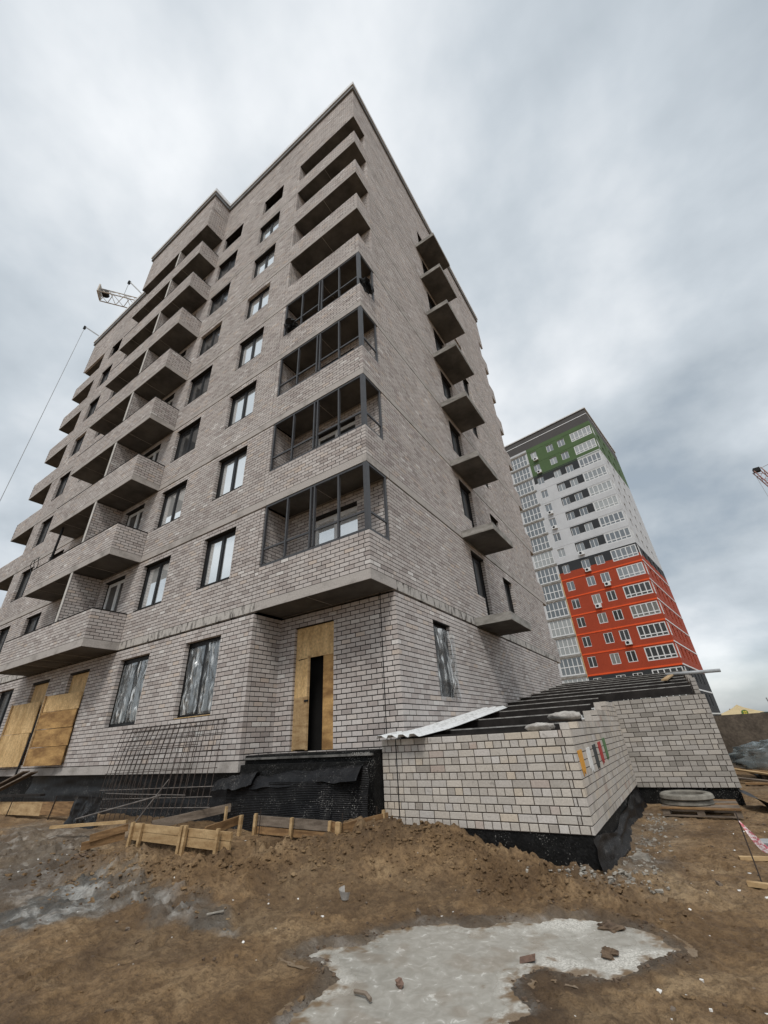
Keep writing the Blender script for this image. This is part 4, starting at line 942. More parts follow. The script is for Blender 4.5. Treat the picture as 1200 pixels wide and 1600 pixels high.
TW = {'win': tower_win(1.20, 1.44, 2, 1, 0.09), 'bay': tower_win(3.46, 1.74, 5, 1, 0.13, rail=[0.45]), 'bayside': tower_win(1.14, 1.74, 2, 1, 0.13, True, rail=[0.45]),
      'loggia': tower_win(3.35, 2.43, 5, 2, 0.12, rail=[1.15]), 'side': tower_win(1.10, 1.44, 2, 1, 0.05, True)}
for k_, (f, p) in TW.items(): f.materials.append(MT['white_frame' if k_ != 'side' else 'frame']); p.materials.append(MT['glass_tower2' if k_ == 'loggia' else 'glass_side' if k_ == 'side' else 'glass_tower'])
def put_tw(kind, s, t, z, name='window'):
    f, p = TW[kind]; o = link(name, f, None, T, TP(s, t, z)); c = bpy.data.objects.new('pane', p); COL.objects.link(c); c.parent = o; return o
for L_ in LZ[1:]:
    if L_ < 3: continue
    rec = 0.10 if L_ > 21.5 else 0.03
    for a in (4.735, 6.81, 9.85): put_tw('win', a, rec, L_-1.72)
    put_tw('bay', 0.16, 0.02, L_-1.88, 'bay_window'); put_tw('bayside', 0.02, 0.16, L_-1.88, 'bay_window')
    put_tw('loggia', 11.85, 0.03, L_-2.38, 'loggia_glazing'); put_tw('loggia', 15.5, 0.03, L_-2.38, 'loggia_glazing')
    for a in (3.3, 6.6, 9.8, 13.2): put_tw('side', 0.12, a, L_-1.72)
def ac(s, z):
    o = part('air_conditioner', tbar(s, s+0.8, -0.36, -0.03, z, z+0.55), 'white_frame', T)
    mb = MB(); n = 14; c = [(s+0.5+0.2*math.cos(2*math.pi*i/n), z+0.28+0.2*math.sin(2*math.pi*i/n)) for i in range(n)]
    mb.add([TP(a, -0.364, b) for a, b in c], [tuple(range(n))]); part('fan', mb, 'black', o)
for s, L_ in ((9.8, 45.25), (9.8, 42.45), (9.9, 34.05), (9.9, 31.25), (7.1, 25.65), (6.9, 22.85), (4.9, 20.05), (7.0, 17.25), (4.7, 11.65)): ac(s, L_-2.35)

# ------------------------------------------------------------------ objects on and around the annex
# corrugated sheet
sh = MB()
prof = []; W_ = 0.86; nco = 4
for i in range(nco*4+1):
    u = i/(nco*4); ph = i % 4; prof.append((-0.16+W_*u-(0.03 if ph == 1 else -0.0 if ph == 2 else -0.03 if ph == 3 else 0), 0.045 if ph in (1, 2) else 0.0))
ys = np.linspace(0.20, 4.75, 10)
def sheet_z(y): return bz(y)+0.004+0.075*max(0, 1-(y-0.2)/1.2)*0.6+0.02
for i in range(len(prof)-1):
    x0, h0 = prof[i]; x1, h1 = prof[i+1]
    yl = ys if x0 > 0.015 else np.linspace(0.20, 0.86, 4)
    for a, b in zip(yl, yl[1:]):
        sh.quad((x0+0.02*(a-0.2)*0.2, a, sheet_z(a)+h0), (x1+0.02*(a-0.2)*0.2, a, sheet_z(a)+h1), (x1+0.02*(b-0.2)*0.2, b, sheet_z(b)+h1), (x0+0.02*(b-0.2)*0.2, b, sheet_z(b)+h0))
so = solo('corrugated_sheet', sh, 'zinc', 'corrugated galvanised metal sheet laid over the front end of the steel beams', 'metal sheet', (0.3, 2.0, 0.0))
sm_ = so.modifiers.new('thickness', 'SOLIDIFY'); sm_.thickness = 0.003
# sacks stuffed between the beams
def sack(c, sx, sy, sz, rz, seed):
    mb = MB()
    def fn(u, v):
        th = u*2*math.pi; ph = (v-0.5)*math.pi
        d = np.array([math.cos(th)*math.cos(ph), math.sin(th)*math.cos(ph), math.sin(ph)]); d = np.sign(d)*np.abs(d)**0.8
        k = 1+0.35*float(fbm(np.array(d[0]*2+seed), np.array(d[1]*3+d[2]*2), seed, 3))
        x, y, z = d*np.array([sx, sy, sz])*k; return (c[0]+x*math.cos(rz)-y*math.sin(rz), c[1]+x*math.sin(rz)+y*math.cos(rz), c[2]+z)
    return mb.grid(fn, 22, 12)
solo('cement_sack', sack((2.50, 0.62, -0.10), 0.20, 0.12, 0.055, 0.1, 3), 'sack', 'grey rag sack lying on the front corner of the annex wall', 'sack', (2.50, 0.62, -0.15), smooth=True)
solo('cement_sack', sack((2.62, 1.95, 0.05), 0.24, 0.26, 0.07, 0.4, 8), 'sack', 'grey rag sack tucked between the first two steel beams', 'sack', (2.62, 1.95, 0.0), smooth=True)
solo('loose_plank', MB().beam((4.15, 8.6, 0.93), (4.42, 12.2, 1.36), 0.15, 0.035), 'timber_new', 'short pale plank lying across the far steel beams', 'plank', (4.3, 10, 1.0))
solo('steel_pipe', MB().tube([(4.2, 11.2, 1.27), (5.72, 11.3, 1.24)], 0.055, 12), 'pipe', 'grey pipe sticking out past the right end of the annex roof', 'pipe', (5.0, 11.2, 1.2), smooth=True)

# ------------------------------------------------------------------ plastic films over the ground floor windows
def film(x0, x1, z0, z1, y, rot, seed, bul=0.06):
    mb = MB()
    def fn(u, v):
        a = x0+(x1-x0)*u; z = z0+(z1-z0)*v
        f1 = float(fbm(np.array(u*4.5+v*2.2), np.array(v*2.4-u*1.5), seed, 3)); f2 = float(fbm(np.array(u*9-v*6), np.array(v*5+u*3), seed+9, 3))
        w = bul*math.sin(math.pi*u)*(1.15-v)+0.10*(0.5-abs(f1)*1.6)+0.025*(0.4-abs(f2)*1.3)
        w *= 0.35+0.65*min(1, 4*min(u, 1-u, v, 1-v)+0.2)
        return (a, y-w, z) if rot == 0 else (y+w, a, z)
    return mb.grid(fn, 34, 56)
def fil(n_, lab, base, *segs):
    mb = MB()
    for s_ in segs: m = film(*s_); k = len(mb.v); mb.v += m.v; mb.f += [tuple(i+k for i in f_) for f_ in m.f]
    solo('plastic_film', mb, 'film', lab, 'plastic film', base, 'films over ground floor windows', smooth=True)
fil(1, 'crumpled clear plastic film over the window nearest the entrance niche', (-5.2, 0.1, 0.6), (-5.90, -5.30, 0.62, 2.18, 0.125, 0, 3), (-5.19, -4.58, 0.60, 2.24, 0.125, 0, 5))
fil(2, 'crumpled clear plastic film over the window beside the leaning plywood', (-8.4, 0.1, 0.6), (-9.12, -8.48, 0.62, 2.18, 0.125, 0, 13), (-8.38, -7.72, 0.62, 2.20, 0.125, 0, 17))
fil(3, 'torn clear plastic film over the narrow window on the side facade', (0.0, 3.0, 0.6), (2.50, 3.56, 0.58, 2.16, 0.015, 1, 23, 0.05))

# ------------------------------------------------------------------ formwork, boards, membranes by the niche
def board(p, q, h, th=0.03, bottom=None):
    """plank on edge from p to q; p/q give the top edge"""
    p = np.array(p, float); q = np.array(q, float); mid = np.array([0, 0, h/2]); return MB().beam(p-mid, q-mid, th, h)
def stake(x, y, z0, z1, w=0.045): return MB().obox((x, y, (z0+z1)/2), (w/2, 0.004, 0), (-0.004, w/2, 0), (0.01, 0.006, (z1-z0)/2))
F1 = thing('formwork', 'low timber formwork box of light boards with stakes in front of the rebar mesh', 'formwork', (-2.8, -1.5, -1.5), 'timber formwork around the entrance')
part('board', board((-4.10, -1.56, -1.165), (-1.55, -1.50, -1.185), 0.10), 'timber_new', F1); part('board', board((-4.08, -1.555, -1.268), (-1.57, -1.495, -1.29), 0.12), 'timber_new', F1)
part('board', board((-4.12, -1.60, -1.17), (-4.25, -2.12, -1.24), 0.10), 'timber', F1); part('board', board((-4.14, -1.62, -1.275), (-4.30, -2.2, -1.33), 0.11), 'timber', F1)
for x in (-4.0, -3.72, -2.62, -2.52, -1.75): part('stake', stake(x, -1.60, -1.62, -1.14+0.01*math.sin(x*7)), 'timber_new', F1)
part('board', board((-2.30, -1.40, -1.17), (-2.55, -0.52, -1.15), 0.12), 'timber', F1)
part('stake', stake(-2.40, -0.66, -1.6, -1.13, 0.05), 'timber_new', F1)
F2 = thing('formwork', 'low timber formwork of grey boards under the hanging black membrane', 'formwork', (-1.2, -0.5, -1.5), 'timber formwork around the entrance')
part('board', board((-2.30, -0.46, -1.155), (-1.33, -0.46, -1.165), 0.13), 'timber_old', F2); part('board', board((-1.32, -0.46, -1.165), (-0.56, -0.45, -1.175), 0.13), 'timber_old', F2)
part('board', board((-2.26, -0.455, -1.30), (-0.58, -0.445, -1.315), 0.10), 'timber', F2)
part('board', board((-0.52, -0.50, -1.17), (-0.28, -0.60, -1.175), 0.18), 'timber', F2); part('board', board((-0.27, -0.56, -1.175), (-0.10, 0.36, -1.165), 0.17), 'timber', F2)
for x, y, zt in ((-2.20, -0.52, -1.12), (-1.36, -0.52, -1.15), (-0.55, -0.545, -1.16), (-0.33, -0.64, -1.15), (-0.28, -0.66, -1.15), (-0.12, 0.26, -1.12)): part('stake', stake(x, y, -1.55, zt), 'timber_new', F2)
for x, y in ((-2.05, -0.55), (-0.33, -0.52), (-0.17, 0.15)): part('pin', MB().tube([(x, y, -1.45), (x+0.01, y, -1.06)], 0.007, 5), 'rebar', F2)
F3 = thing('formwork', 'long old timber formwork boards along the plinth at the far left', 'formwork', (-9.5, -0.8, -1.4), 'timber formwork around the entrance')
part('board', board((-12.6, -0.78, -1.12), (-9.55, -0.82, -1.06), 0.28, 0.04), 'timber_new', F3); part('board', board((-9.54, -0.82, -1.06), (-7.15, -0.86, -1.0), 0.26, 0.04), 'timber', F3)
for x in (-11.4, -8.95): part('pin', MB().tube([(x, -0.88, -1.45), (x+0.12, -0.86, -0.92)], 0.012, 5), 'rebar', F3)
solo('old_plank', MB().beam((-4.0, -1.25, -1.24), (-3.25, -0.12, -1.10), 0.03, 0.13), 'timber_old', 'brown stained plank on edge behind the front formwork box', 'plank', (-3.6, -0.7, -1.3))
solo('timber_batten', MB().beam((-6.6, -1.75, -1.30), (-5.0, -1.15, -1.24), 0.05, 0.05), 'timber_new', 'yellow batten lying on the mud below the rebar mesh', 'batten', (-5.8, -1.4, -1.33))
solo('wooden_peg', MB().box(-3.15, -3.11, -0.41, -0.37, -1.40, -1.06), 'timber_new', 'pale wooden peg standing beside the black membrane', 'peg', (-3.13, -0.39, -1.3))
# drainage membrane sheets
def rib_mat():
    m = MT['membrane'].copy(); m.name = 'dimpled_drainage_membrane'; nt = m.node_tree; b = nt.nodes['Principled BSDF']; L = nt.links.new
    g = nt.nodes.new('ShaderNodeNewGeometry'); w = nt.nodes.new('ShaderNodeTexWave'); w.bands_direction = 'Z'; w.inputs['Scale'].default_value = 13; w.inputs['Distortion'].default_value = 0.6
    L(g.outputs['Position'], w.inputs['Vector']); bp = nt.nodes.new('ShaderNodeBump'); bp.inputs['Strength'].default_value = 0.9; bp.inputs['Distance'].default_value = 0.012
    L(w.outputs['Fac'], bp.inputs['Height']); old = b.inputs['Normal'].links[0].from_socket; L(old, bp.inputs['Normal']); L(bp.outputs[0], b.inputs['Normal'])
    return m
MT['ribbed'] = rib_mat()
def hang(x0, x1, y0, y1, zt, zb, seed, amp=0.03):
    def fn(u, v):
        return (x0+(x1-x0)*u, y0+(y1-y0)*u-0.05*(1-v)-amp*2*float(fbm(np.array(u*5), np.array(v*2.5), seed, 3)), (zt(u) if callable(zt) else zt)*v+zb*(1-v))
    return MB().grid(fn, 40, 24)
solo('drainage_membrane', hang(-3.45, -0.98, -0.16, -0.18, lambda u: -0.74+0.05*u, -1.42, 2), 'ribbed', 'wide ribbed black drainage membrane hanging below the entrance podium', 'membrane', (-2.2, -0.2, -1.4), smooth=True)
solo('drainage_membrane', hang(-0.99, -0.19, -0.24, -0.03, lambda u: -0.74+0.26*u, -1.36, 12), 'ribbed', 'narrow ribbed black membrane sheet at the annex corner', 'membrane', (-0.6, -0.2, -1.4), smooth=True)
def flap(x0, x1, z0, z1, seed, out=0.26):
    def fn(u, v):
        x = x0+(x1-x0)*u; d = out*v*(0.75+0.5*float(fbm(np.array(u*4), np.array(0.3), seed, 2)))
        return (x, -0.03-d, z0+(z1-z0)*u-0.20*v*v+0.05*float(fbm(np.array(u*6), np.array(v*3), seed+4, 3)))
    return MB().grid(fn, 40, 10)
solo('geotextile_flap', flap(-3.9, -2.72, -0.66, -0.56, 3, 0.34), 'membrane', 'folded black geotextile flap beside the pale concrete ledge', 'geotextile', (-3.3, -0.2, -0.9), smooth=True)
solo('geotextile_flap', flap(-2.80, -0.26, -0.62, -0.47, 8), 'membrane', 'long black geotextile flap drooping over the drainage membrane', 'geotextile', (-1.5, -0.2, -0.9), smooth=True)
solo('geotextile_flap', hang(-7.75, -6.45, -0.96, -1.0, -0.90, -1.47, 33, 0.04), 'membrane', 'dark blue black membrane piece draped over the left formwork board', 'geotextile', (-7.0, -0.8, -1.4), smooth=True)
solo('membrane_curtain', hang(-13.5, -3.5, 0.22, 0.22, -0.58, -1.5, 41, 0.04), 'membrane', 'long black membrane hung under the plinth ledge', 'membrane', (-8, 0.2, -1.4), smooth=True)
# rebar meshes leaning on the wall
def rebar_mesh(lab, xT0, xT1, zT, yT, xB0, xB1, zB, yB, nv, hs_, seed, droop=0.0):
    t = thing('rebar_mesh', lab, 'rebar mesh', ((xB0+xB1)/2, yB, zB), 'rebar meshes leaning on the wall')
    rg = random.Random(seed)
    def pt(u, v):
        x = (xT0+(xT1-xT0)*u)*v+(xB0+(xB1-xB0)*u)*(1-v); return (x, yT*v+yB*(1-v)-0.04*math.sin(math.pi*v)*(1+math.sin(u*5)), zT*v+zB*(1-v)-droop*u*(1-v))
    for i in range(nv):
        u = i/(nv-1)+rg.uniform(-0.006, 0.006); lo_ = rg.uniform(-0.02, 0.05)
        part('bar', MB().tube([pt(u, s) for s in (lo_, 0.35, 0.7, 1.0+rg.uniform(-0.01, 0.02))], 0.0068, 5), 'rebar', t)
    for v in hs_:
        part('bar', MB().tube([tuple(np.array(pt(u, v))-np.array([0, 0.012, 0])) for u in (-0.02, 0.33, 0.66, 1.02)], 0.0068, 5), 'rebar' if v > 0.4 else 'rebar_grey', t)
rebar_mesh('rusty rebar mesh leaning on the wall below the film covered windows', -8.05, -3.98, 0.44, -0.02, -7.35, -3.38, -1.22, -0.62, 21, (0.03, 0.13, 0.23, 0.42, 0.62, 0.82, 0.985), 4, droop=-0.12)
rebar_mesh('second rusty rebar mesh overlapping the first and reaching lower', -7.55, -4.70, 0.40, -0.06, -6.75, -3.95, -1.30, -0.80, 15, (0.25, 0.5, 0.75, 0.97), 9)
solo('rebar_rod', MB().tube([(-5.25, -0.92, -1.40), (-4.75, -0.60, -0.62)], 0.011, 6), 'rebar_grey', 'pale steel rod leaning against the rebar mesh', 'rod', (-5.2, -0.9, -1.4))
solo('rebar_rod', MB().tube([(-7.0, -1.15, -1.27), (-4.55, -0.85, -0.86)], 0.012, 6), 'rebar_grey', 'long grey rod slanting across the foot of the rebar mesh', 'rod', (-6.0, -1.0, -1.2))
# plywood sheets leaning on the wall
def ply(lab, xl, xr, zt, n, yl, yr, mats):
    t = thing('plywood_panel', lab, 'plywood', ((xl+xr)/2, -0.2, -0.3), 'plywood panels against the wall'); h = (zt+0.30)/n
    for i in range(n):
        z0 = -0.30+h*i; z1 = z0+h-0.014
        ctr = ((xl+xr)/2, (yl+yr)/2+0.022*(i % 2)-0.03*(1-(i+0.5)/n), (z0+z1)/2)
        part('board', MB().obox(ctr, ((xr-xl)/2, (yr-yl)/2, 0), (0.002, 0.012, 0), (0, 0, (z1-z0)/2)), mats[i % len(mats)], t)
    part('edge_batten', MB().obox((xl+0.02, yl-0.03, (zt-0.3)/2), (0.025, 0, 0), (0, 0.02, 0), (0, 0, (zt+0.3)/2)), 'timber_new', t)
ply('stained plywood panel of four boards leaning beside the first boarded doorway', -12.75, -11.0, 1.66, 4, -0.34, -0.07, ['plywood_stain', 'plywood_stain', 'plywood_stain', 'plywood'])
ply('speckled plywood panel leaning at the left edge of the wall', -15.75, -13.95, 1.62, 2, -0.22, -0.06, ['plywood', 'plywood'])
solo('downpipe', MB().tube([(-13.05, -0.40, -0.62), (-13.18, -0.30, 0.25), (-13.32, -0.19, 1.05)], 0.028, 8).box(-13.6, -13.32, -0.12, -0.04, 0.75, 1.15), 'black', 'thin black pole with a small box between the plywood panels', 'pole', (-13.1, -0.42, -0.62))
for i, (p_, q_) in enumerate((((-13.9, -1.0, -1.2), (-11.9, -0.35, -0.45)), ((-14.2, -1.15, -1.22), (-12.2, -0.45, -0.42)))):
    solo('leaning_board', MB().beam(p_, q_, 0.22, 0.03), 'timber_old', ('upper', 'lower')[i]+' grey board of the two leaning on the ledge at the left edge', 'board', p_)
solo('steel_channel', MB().beam((-13.0, -0.9, -0.98), (-9.9, -0.75, -0.93), 0.12, 0.05), 'steel', 'dark steel channel resting on the left formwork boards', 'channel', (-11.5, -0.8, -1.0))

# ------------------------------------------------------------------ right-hand yard
# pallet with two concrete rings
zp = gz(4.0, 5.0)+0.01
Pl = thing('pallet', 'weathered wooden pallet under the concrete rings', 'pallet', (4.0, 5.0, zp))
for y in (4.50, 5.05, 5.58): part('runner', MB().box(3.44, 4.66, y-0.05, y+0.05, zp, zp+0.022), 'timber_old', Pl)
for y in (4.50, 5.05, 5.58):
    for x in (3.50, 4.05, 4.60): part('block', MB().box(x-0.06, x+0.06, y-0.048, y+0.048, zp+0.023, zp+0.11), 'timber_old', Pl)
for i in range(7):
    y = 4.49+0.182*i; part('deck_board', MB().box(3.43, 4.67, y-0.065, y+0.065, zp+0.112, zp+0.134), 'timber_old' if i % 3 else 'timber', Pl)
def ring(c, ro, ri, h, lab):
    n = 44; mb = MB(); prof_ = [(ro-0.012, 0), (ro, 0.012), (ro-0.012, h-0.02), (ro-0.04, h), (ri+0.02, h), (ri, h-0.02), (ri, 0)]
    m = len(prof_)
    for i in range(n):
        t = 2*math.pi*i/n
        for r_, z_ in prof_:
            w = 1+0.012*math.sin(3*t+c[2]*20); mb.v.append((c[0]+r_*w*math.cos(t), c[1]+r_*w*math.sin(t), c[2]+z_))
    for i in range(n):
        for k in range(m): mb.f.append((i*m+k, ((i+1) % n)*m+k, ((i+1) % n)*m+(k+1) % m, i*m+(k+1) % m))
    solo('concrete_ring', mb, 'ring', lab, 'concrete ring', c, 'concrete rings on the pallet')
ring((3.86, 5.02, zp+0.136), 0.45, 0.31, 0.085, 'lower flat concrete well ring lying directly on the pallet')
ring((3.88, 5.00, zp+0.228), 0.46, 0.32, 0.085, 'upper flat concrete well ring stacked on the other ring')
# fence
for i in range(5):
    x0 = 4.6+2.5*i; y0 = 15.2-0.55*i; x1 = x0+2.46; y1_ = y0-0.54
    F = thing('fence_panel', ['brown weathered fence panel next to the annex', 'brown weathered fence panel with a tent roof behind', 'brown weathered fence panel third from the annex', 'brown weathered fence panel fourth from the annex', 'brown weathered fence panel farthest from the annex'][i], 'fence', (x0, y0, -1.7), 'panels of the site fence')
    part('board', MB().beam((x0, y0, -0.87), (x1, y1_, -0.87), 0.03, 1.72), 'fence', F)
    part('post', MB().box(x0-0.04, x0+0.04, y0+0.02, y0+0.10, -2.0, -0.06), 'timber_old', F)
# wrapped bundle
def bund(u, v):
    th = u*2*math.pi; ph = (v-0.5)*math.pi; d = np.array([math.cos(th)*math.cos(ph), math.sin(th)*math.cos(ph), math.sin(ph)]); d = np.sign(d)*np.abs(d)**0.7
    k = 1+0.30*float(fbm(np.array(d[0]*3+d[2]*4), np.array(d[1]*3), 77, 4)); return (7.3+2.1*d[0]*k, 11.2+0.9*d[1]*k-0.2*d[0], -1.25+0.52*d[2]*k)
solo('wrapped_bundle', MB().grid(bund, 50, 24), 'wrap', 'bundle under wrinkled bluish plastic wrap in front of the brown fence', 'bundle', (7.3, 11.2, -1.75), smooth=True)
solo('wrapped_load', MB().box(5.6, 9.0, 10.8, 11.6, -1.7, -1.05), 'timber_old', 'dark timber load inside the plastic wrap', 'load', (7.3, 11.2, -1.7))
for i, (p_, q_, m_n) in enumerate((((4.95, 11.0, -1.42), (6.6, 8.2, -1.50), 'timber_new'), ((5.25, 11.1, -1.44), (7.0, 8.3, -1.52), 'timber'), ((5.6, 11.0, -1.46), (7.2, 8.7, -1.54), 'timber_new'), ((4.85, 10.2, -1.56), (6.3, 8.6, -1.60), 'timber_old'), ((5.1, 9.3, -1.62), (6.9, 9.0, -1.62), 'timber'))):
    solo('timber_plank', MB().beam(p_, q_, 0.16, 0.035), m_n, ['first long pale plank sloping out behind the annex corner', 'brown plank lying beside the first pale plank', 'pale plank nearest the plastic wrapped bundle', 'grey plank low in the plank heap behind the annex', 'brown plank lying across the foot of the plank heap'][i], 'plank', p_, 'planks heaped by the fence')
def curl(u, v): return (4.78+0.35*v+0.25*u*u, 6.0-1.0*u, -1.40-0.26*v*(1+0.3*u)+0.06*math.sin(v*3)-0.06*u)
solo('membrane_scrap', MB().grid(curl, 20, 10), 'membrane', 'curled black membrane scrap with a pale edge beyond the pallet', 'membrane', (5.0, 5.5, -1.65), smooth=True)
solo('membrane_edge', MB().tube([tuple(np.array(curl(u, 0.98))+np.array([0.02, 0, 0.02])) for u in np.linspace(0, 1, 8)], 0.018, 6), 'white_scrap', 'pale edging strip along the curled membrane scrap', 'strip', (5.1, 5.5, -1.65))
# stake with tape, lid, battens
st = thing('marker_stake', 'thin rusty stake with a red and white barrier tape tied on', 'stake', (4.5, 0.55, gz(4.5, 0.55)))
part('rod', MB().tube([(4.50, 0.55, gz(4.5, 0.55)-0.05), (4.51, 0.95, -1.10)], 0.007, 6), 'rebar', st)
MT['tape'] = mat('barrier_tape', (0.72, 0.62, 0.62), (0.52, 0.14, 0.17), 22, 0.5, lo=0.47, hi=0.53, stretch=(1, 1, 2))
part('tape', MB().grid(lambda u, v: (4.51+0.20*u, 0.90-0.28*u-0.04*v, -1.18-0.24*u-(0.015+0.11*math.sin(math.pi*min(1, u*1.1)))*v), 14, 4), 'tape', st)
def rock(c, r, seed, n=9, flat=(1, 1, 0.6)): return blob(c, r, seed, n, flat, 0.5)
solo('timber_batten', MB().beam((4.38, 1.60, gz(4.5, 1.6)+0.02), (5.2, 1.72, gz(4.9, 1.6)+0.03), 0.07, 0.035), 'timber_new', 'pale batten lying flat beyond the marker stake', 'batten', (4.7, 1.6, -1.69))
solo('timber_batten', MB().beam((4.37, 0.40, gz(4.4, 0.4)+0.02), (5.1, 0.30, gz(4.8, 0.3)+0.03), 0.06, 0.04), 'timber_new', 'pale batten at the right edge nearest the camera', 'batten', (4.6, 0.4, -1.69))
ld = MB().tube([(4.78, 2.35, gz(4.78, 2.35)+0.0), (4.78, 2.35, gz(4.78, 2.35)+0.05), (4.78, 2.35, gz(4.78, 2.35)+0.06)], [0.13, 0.14, 0.11], 18)
solo('bucket_lid', ld, 'pipe', 'round grey bucket lid lying on the mud', 'lid', (4.78, 2.35, gz(4.78, 2.35)))
# foam block, clods, scraps
z_ = gz(3.29, 1.25); solo('foam_block', MB().add([(3.20,1.17,z_-0.03),(3.37,1.13,z_-0.03),(3.41,1.32,z_-0.03),(3.23,1.35,z_-0.03),(3.21,1.18,z_+0.045),(3.36,1.15,z_+0.055),(3.39,1.31,z_+0.06),(3.24,1.33,z_+0.05)], [(0,3,2,1),(4,5,6,7),(0,1,5,4),(1,2,6,5),(2,3,7,6),(3,0,4,7)]), 'stone', 'broken pale block lying beside the annex side wall', 'block', (3.29, 1.25, z_))
solo('broken_brick', MB().obox((2.76, -2.05, -1.692), (0.058, 0.02, 0.012), (-0.012, 0.03, -0.012), (0.004, 0.002, 0.020)), 'oldbrick', 'brown half brick at the inner edge of the puddle', 'brick', (2.76, -2.05, -1.71))
solo('earth_clod', rock((3.29, -1.68, -1.70), 0.055, 3, n=16), 'clod', 'dark earth clod standing in the pale part of the puddle', 'clod', (3.29, -1.68, -1.71))
solo('earth_clod', rock((3.22, -1.14, -1.71), 0.07, 6, n=16, flat=(1.3, 1, 0.5)), 'clod', 'dark earth clod at the far rim of the puddle', 'clod', (3.22, -1.14, -1.71))
solo('earth_clod', rock((-4.1, -2.25, gz(-4.1, -2.25)+0.02), 0.09, 11, n=16), 'clod', 'dark clod on the grey mud left of the formwork', 'clod', (-4.1, -2.25, gz(-4.1, -2.25)))
solo('stick', MB().tube([(1.80, -3.02, -1.695), (1.90, -3.02, -1.69), (1.97, -3.06, -1.695)], 0.013, 6), 'timber_old', 'short dark stick lying in the puddle', 'stick', (1.87, -3.02, -1.71))
solo('crumpled_scrap', rock((2.04, -2.80, -1.69), 0.04, 21, flat=(1, 0.7, 0.7)), 'oldbrick', 'small dark crumpled scrap in the middle of the puddle', 'scrap', (2.04, -2.80, -1.71))
z_ = gz(0.54, -1.53)
solo('cup_shard', MB().grid(lambda u, v: (0.54+(0.05+0.03*v)*math.cos(3.6*u+2.4), -1.53+(0.05+0.03*v)*math.sin(3.6*u+2.4), z_+0.01+0.10*v*(1-0.3*u)), 12, 4), 'sack', 'torn pale cup shard on the foot of the soil heap', 'scrap', (0.54, -1.53, z_))
z_ = gz(-0.45, -2.52); solo('wood_splinter', MB().beam((-0.52, -2.57, z_+0.02), (-0.40, -2.45, z_+0.03), 0.02, 0.01), 'stone', 'pale wood splinter on the grey mud patch', 'splinter', (-0.45, -2.52, z_))
# rubble (uncountable chips) and pale litter
def chips(name, pts, sz, material, lab, seed):
    rg = np.random.default_rng(seed); V = []; Fc = []; base = np.array([(-1,-1,-1),(1,-1,-1),(1,1,-1),(-1,1,-1),(-1,-1,1),(1,-1,1),(1,1,1),(-1,1,1)], float)
    F0 = np.array([(0,3,2,1),(4,5,6,7),(0,1,5,4),(1,2,6,5),(2,3,7,6),(3,0,4,7)])
    zz = ground_z(pts[:, 0], pts[:, 1])
    for i, (x, y) in enumerate(pts):
        s_ = sz[0]+(sz[1]-sz[0])*rg.random()**2.5; P = base*np.array([s_*rg.uniform(.6, 1.5), s_*rg.uniform(.5, 1), s_*rg.uniform(.25, .7)])*rg.uniform(.55, 1.25, (8, 3))
        a = rg.uniform(0, 6.28); t = rg.normal(0, 0.3); Rz = np.array([(math.cos(a), -math.sin(a), 0), (math.sin(a), math.cos(a), 0), (0, 0, 1)]); Rx = np.array([(1, 0, 0), (0, math.cos(t), -math.sin(t)), (0, math.sin(t), math.cos(t))])
        V.append(P@(Rz@Rx).T+np.array([x, y, zz[i]+s_*0.2])); Fc.append(F0+8*i)
    me = fast_mesh(name, np.concatenate(V), np.concatenate(Fc)); me.materials.append(MT[material]); tag(link(name, me, None), lab, kind='stuff')
r1 = np.random.default_rng(5)
def clods(name, pts, sz, material, lab, seed):
    rg = np.random.default_rng(seed); t = (1+5**0.5)/2
    V0 = np.array([(-1,t,0),(1,t,0),(-1,-t,0),(1,-t,0),(0,-1,t),(0,1,t),(0,-1,-t),(0,1,-t),(t,0,-1),(t,0,1),(-t,0,-1),(-t,0,1)], float); V0 /= np.linalg.norm(V0[0])
    F0 = np.array([(0,11,5),(0,5,1),(0,1,7),(0,7,10),(0,10,11),(1,5,9),(5,11,4),(11,10,2),(10,7,6),(7,1,8),(3,9,4),(3,4,2),(3,2,6),(3,6,8),(3,8,9),(4,9,5),(2,4,11),(6,2,10),(8,6,7),(9,8,1)])
    n = len(pts); s_ = sz[0]+(sz[1]-sz[0])*rg.random(n)**3.0; zz = ground_z(pts[:, 0], pts[:, 1])
    P = V0[None]*rg.uniform(0.65, 1.3, (n, 12, 1))*np.stack([rg.uniform(.7, 1.6, n), rg.uniform(.7, 1.2, n), rg.uniform(.4, .8, n)], -1)[:, None]*s_[:, None, None]
    a = rg.uniform(0, 6.28, n); c, d = np.cos(a)[:, None], np.sin(a)[:, None]
    Q = np.stack([P[..., 0]*c-P[..., 1]*d, P[..., 0]*d+P[..., 1]*c, P[..., 2]], -1)+np.stack([pts[:, 0], pts[:, 1], zz-s_*0.10], -1)[:, None]
    me = fast_mesh(name, Q.reshape(-1, 3), (F0[None]+12*np.arange(n)[:, None, None]).reshape(-1, 3)); me.materials.append(material)
    tag(link(name, me, None), lab, kind='stuff')
GM = bpy.data.materials['trampled_soil']
N = 3600; cp = np.array(CREST)[1:]; k_ = r1.integers(0, len(cp)-1, N); t_ = r1.random(N)[:, None]
pts = cp[k_, :2]*(1-t_)+cp[k_+1, :2]*t_+np.stack([r1.normal(0.1, 0.32, N), -np.abs(r1.normal(0, 0.55, N))+0.1], -1)
pts = pts[(pts[:, 1] < 0.34) & (poly_sd(pts[:, 0], pts[:, 1], PUD) < -0.02) & ~((pts[:, 1] > -1.5) & (pts[:, 0] < -2.3)) & ~((pts[:, 1] > -0.5) & (pts[:, 0] < -0.2))]
clods('heap_clods', pts, (0.005, 0.040), GM, 'clods of brown soil covering the heap', 31)
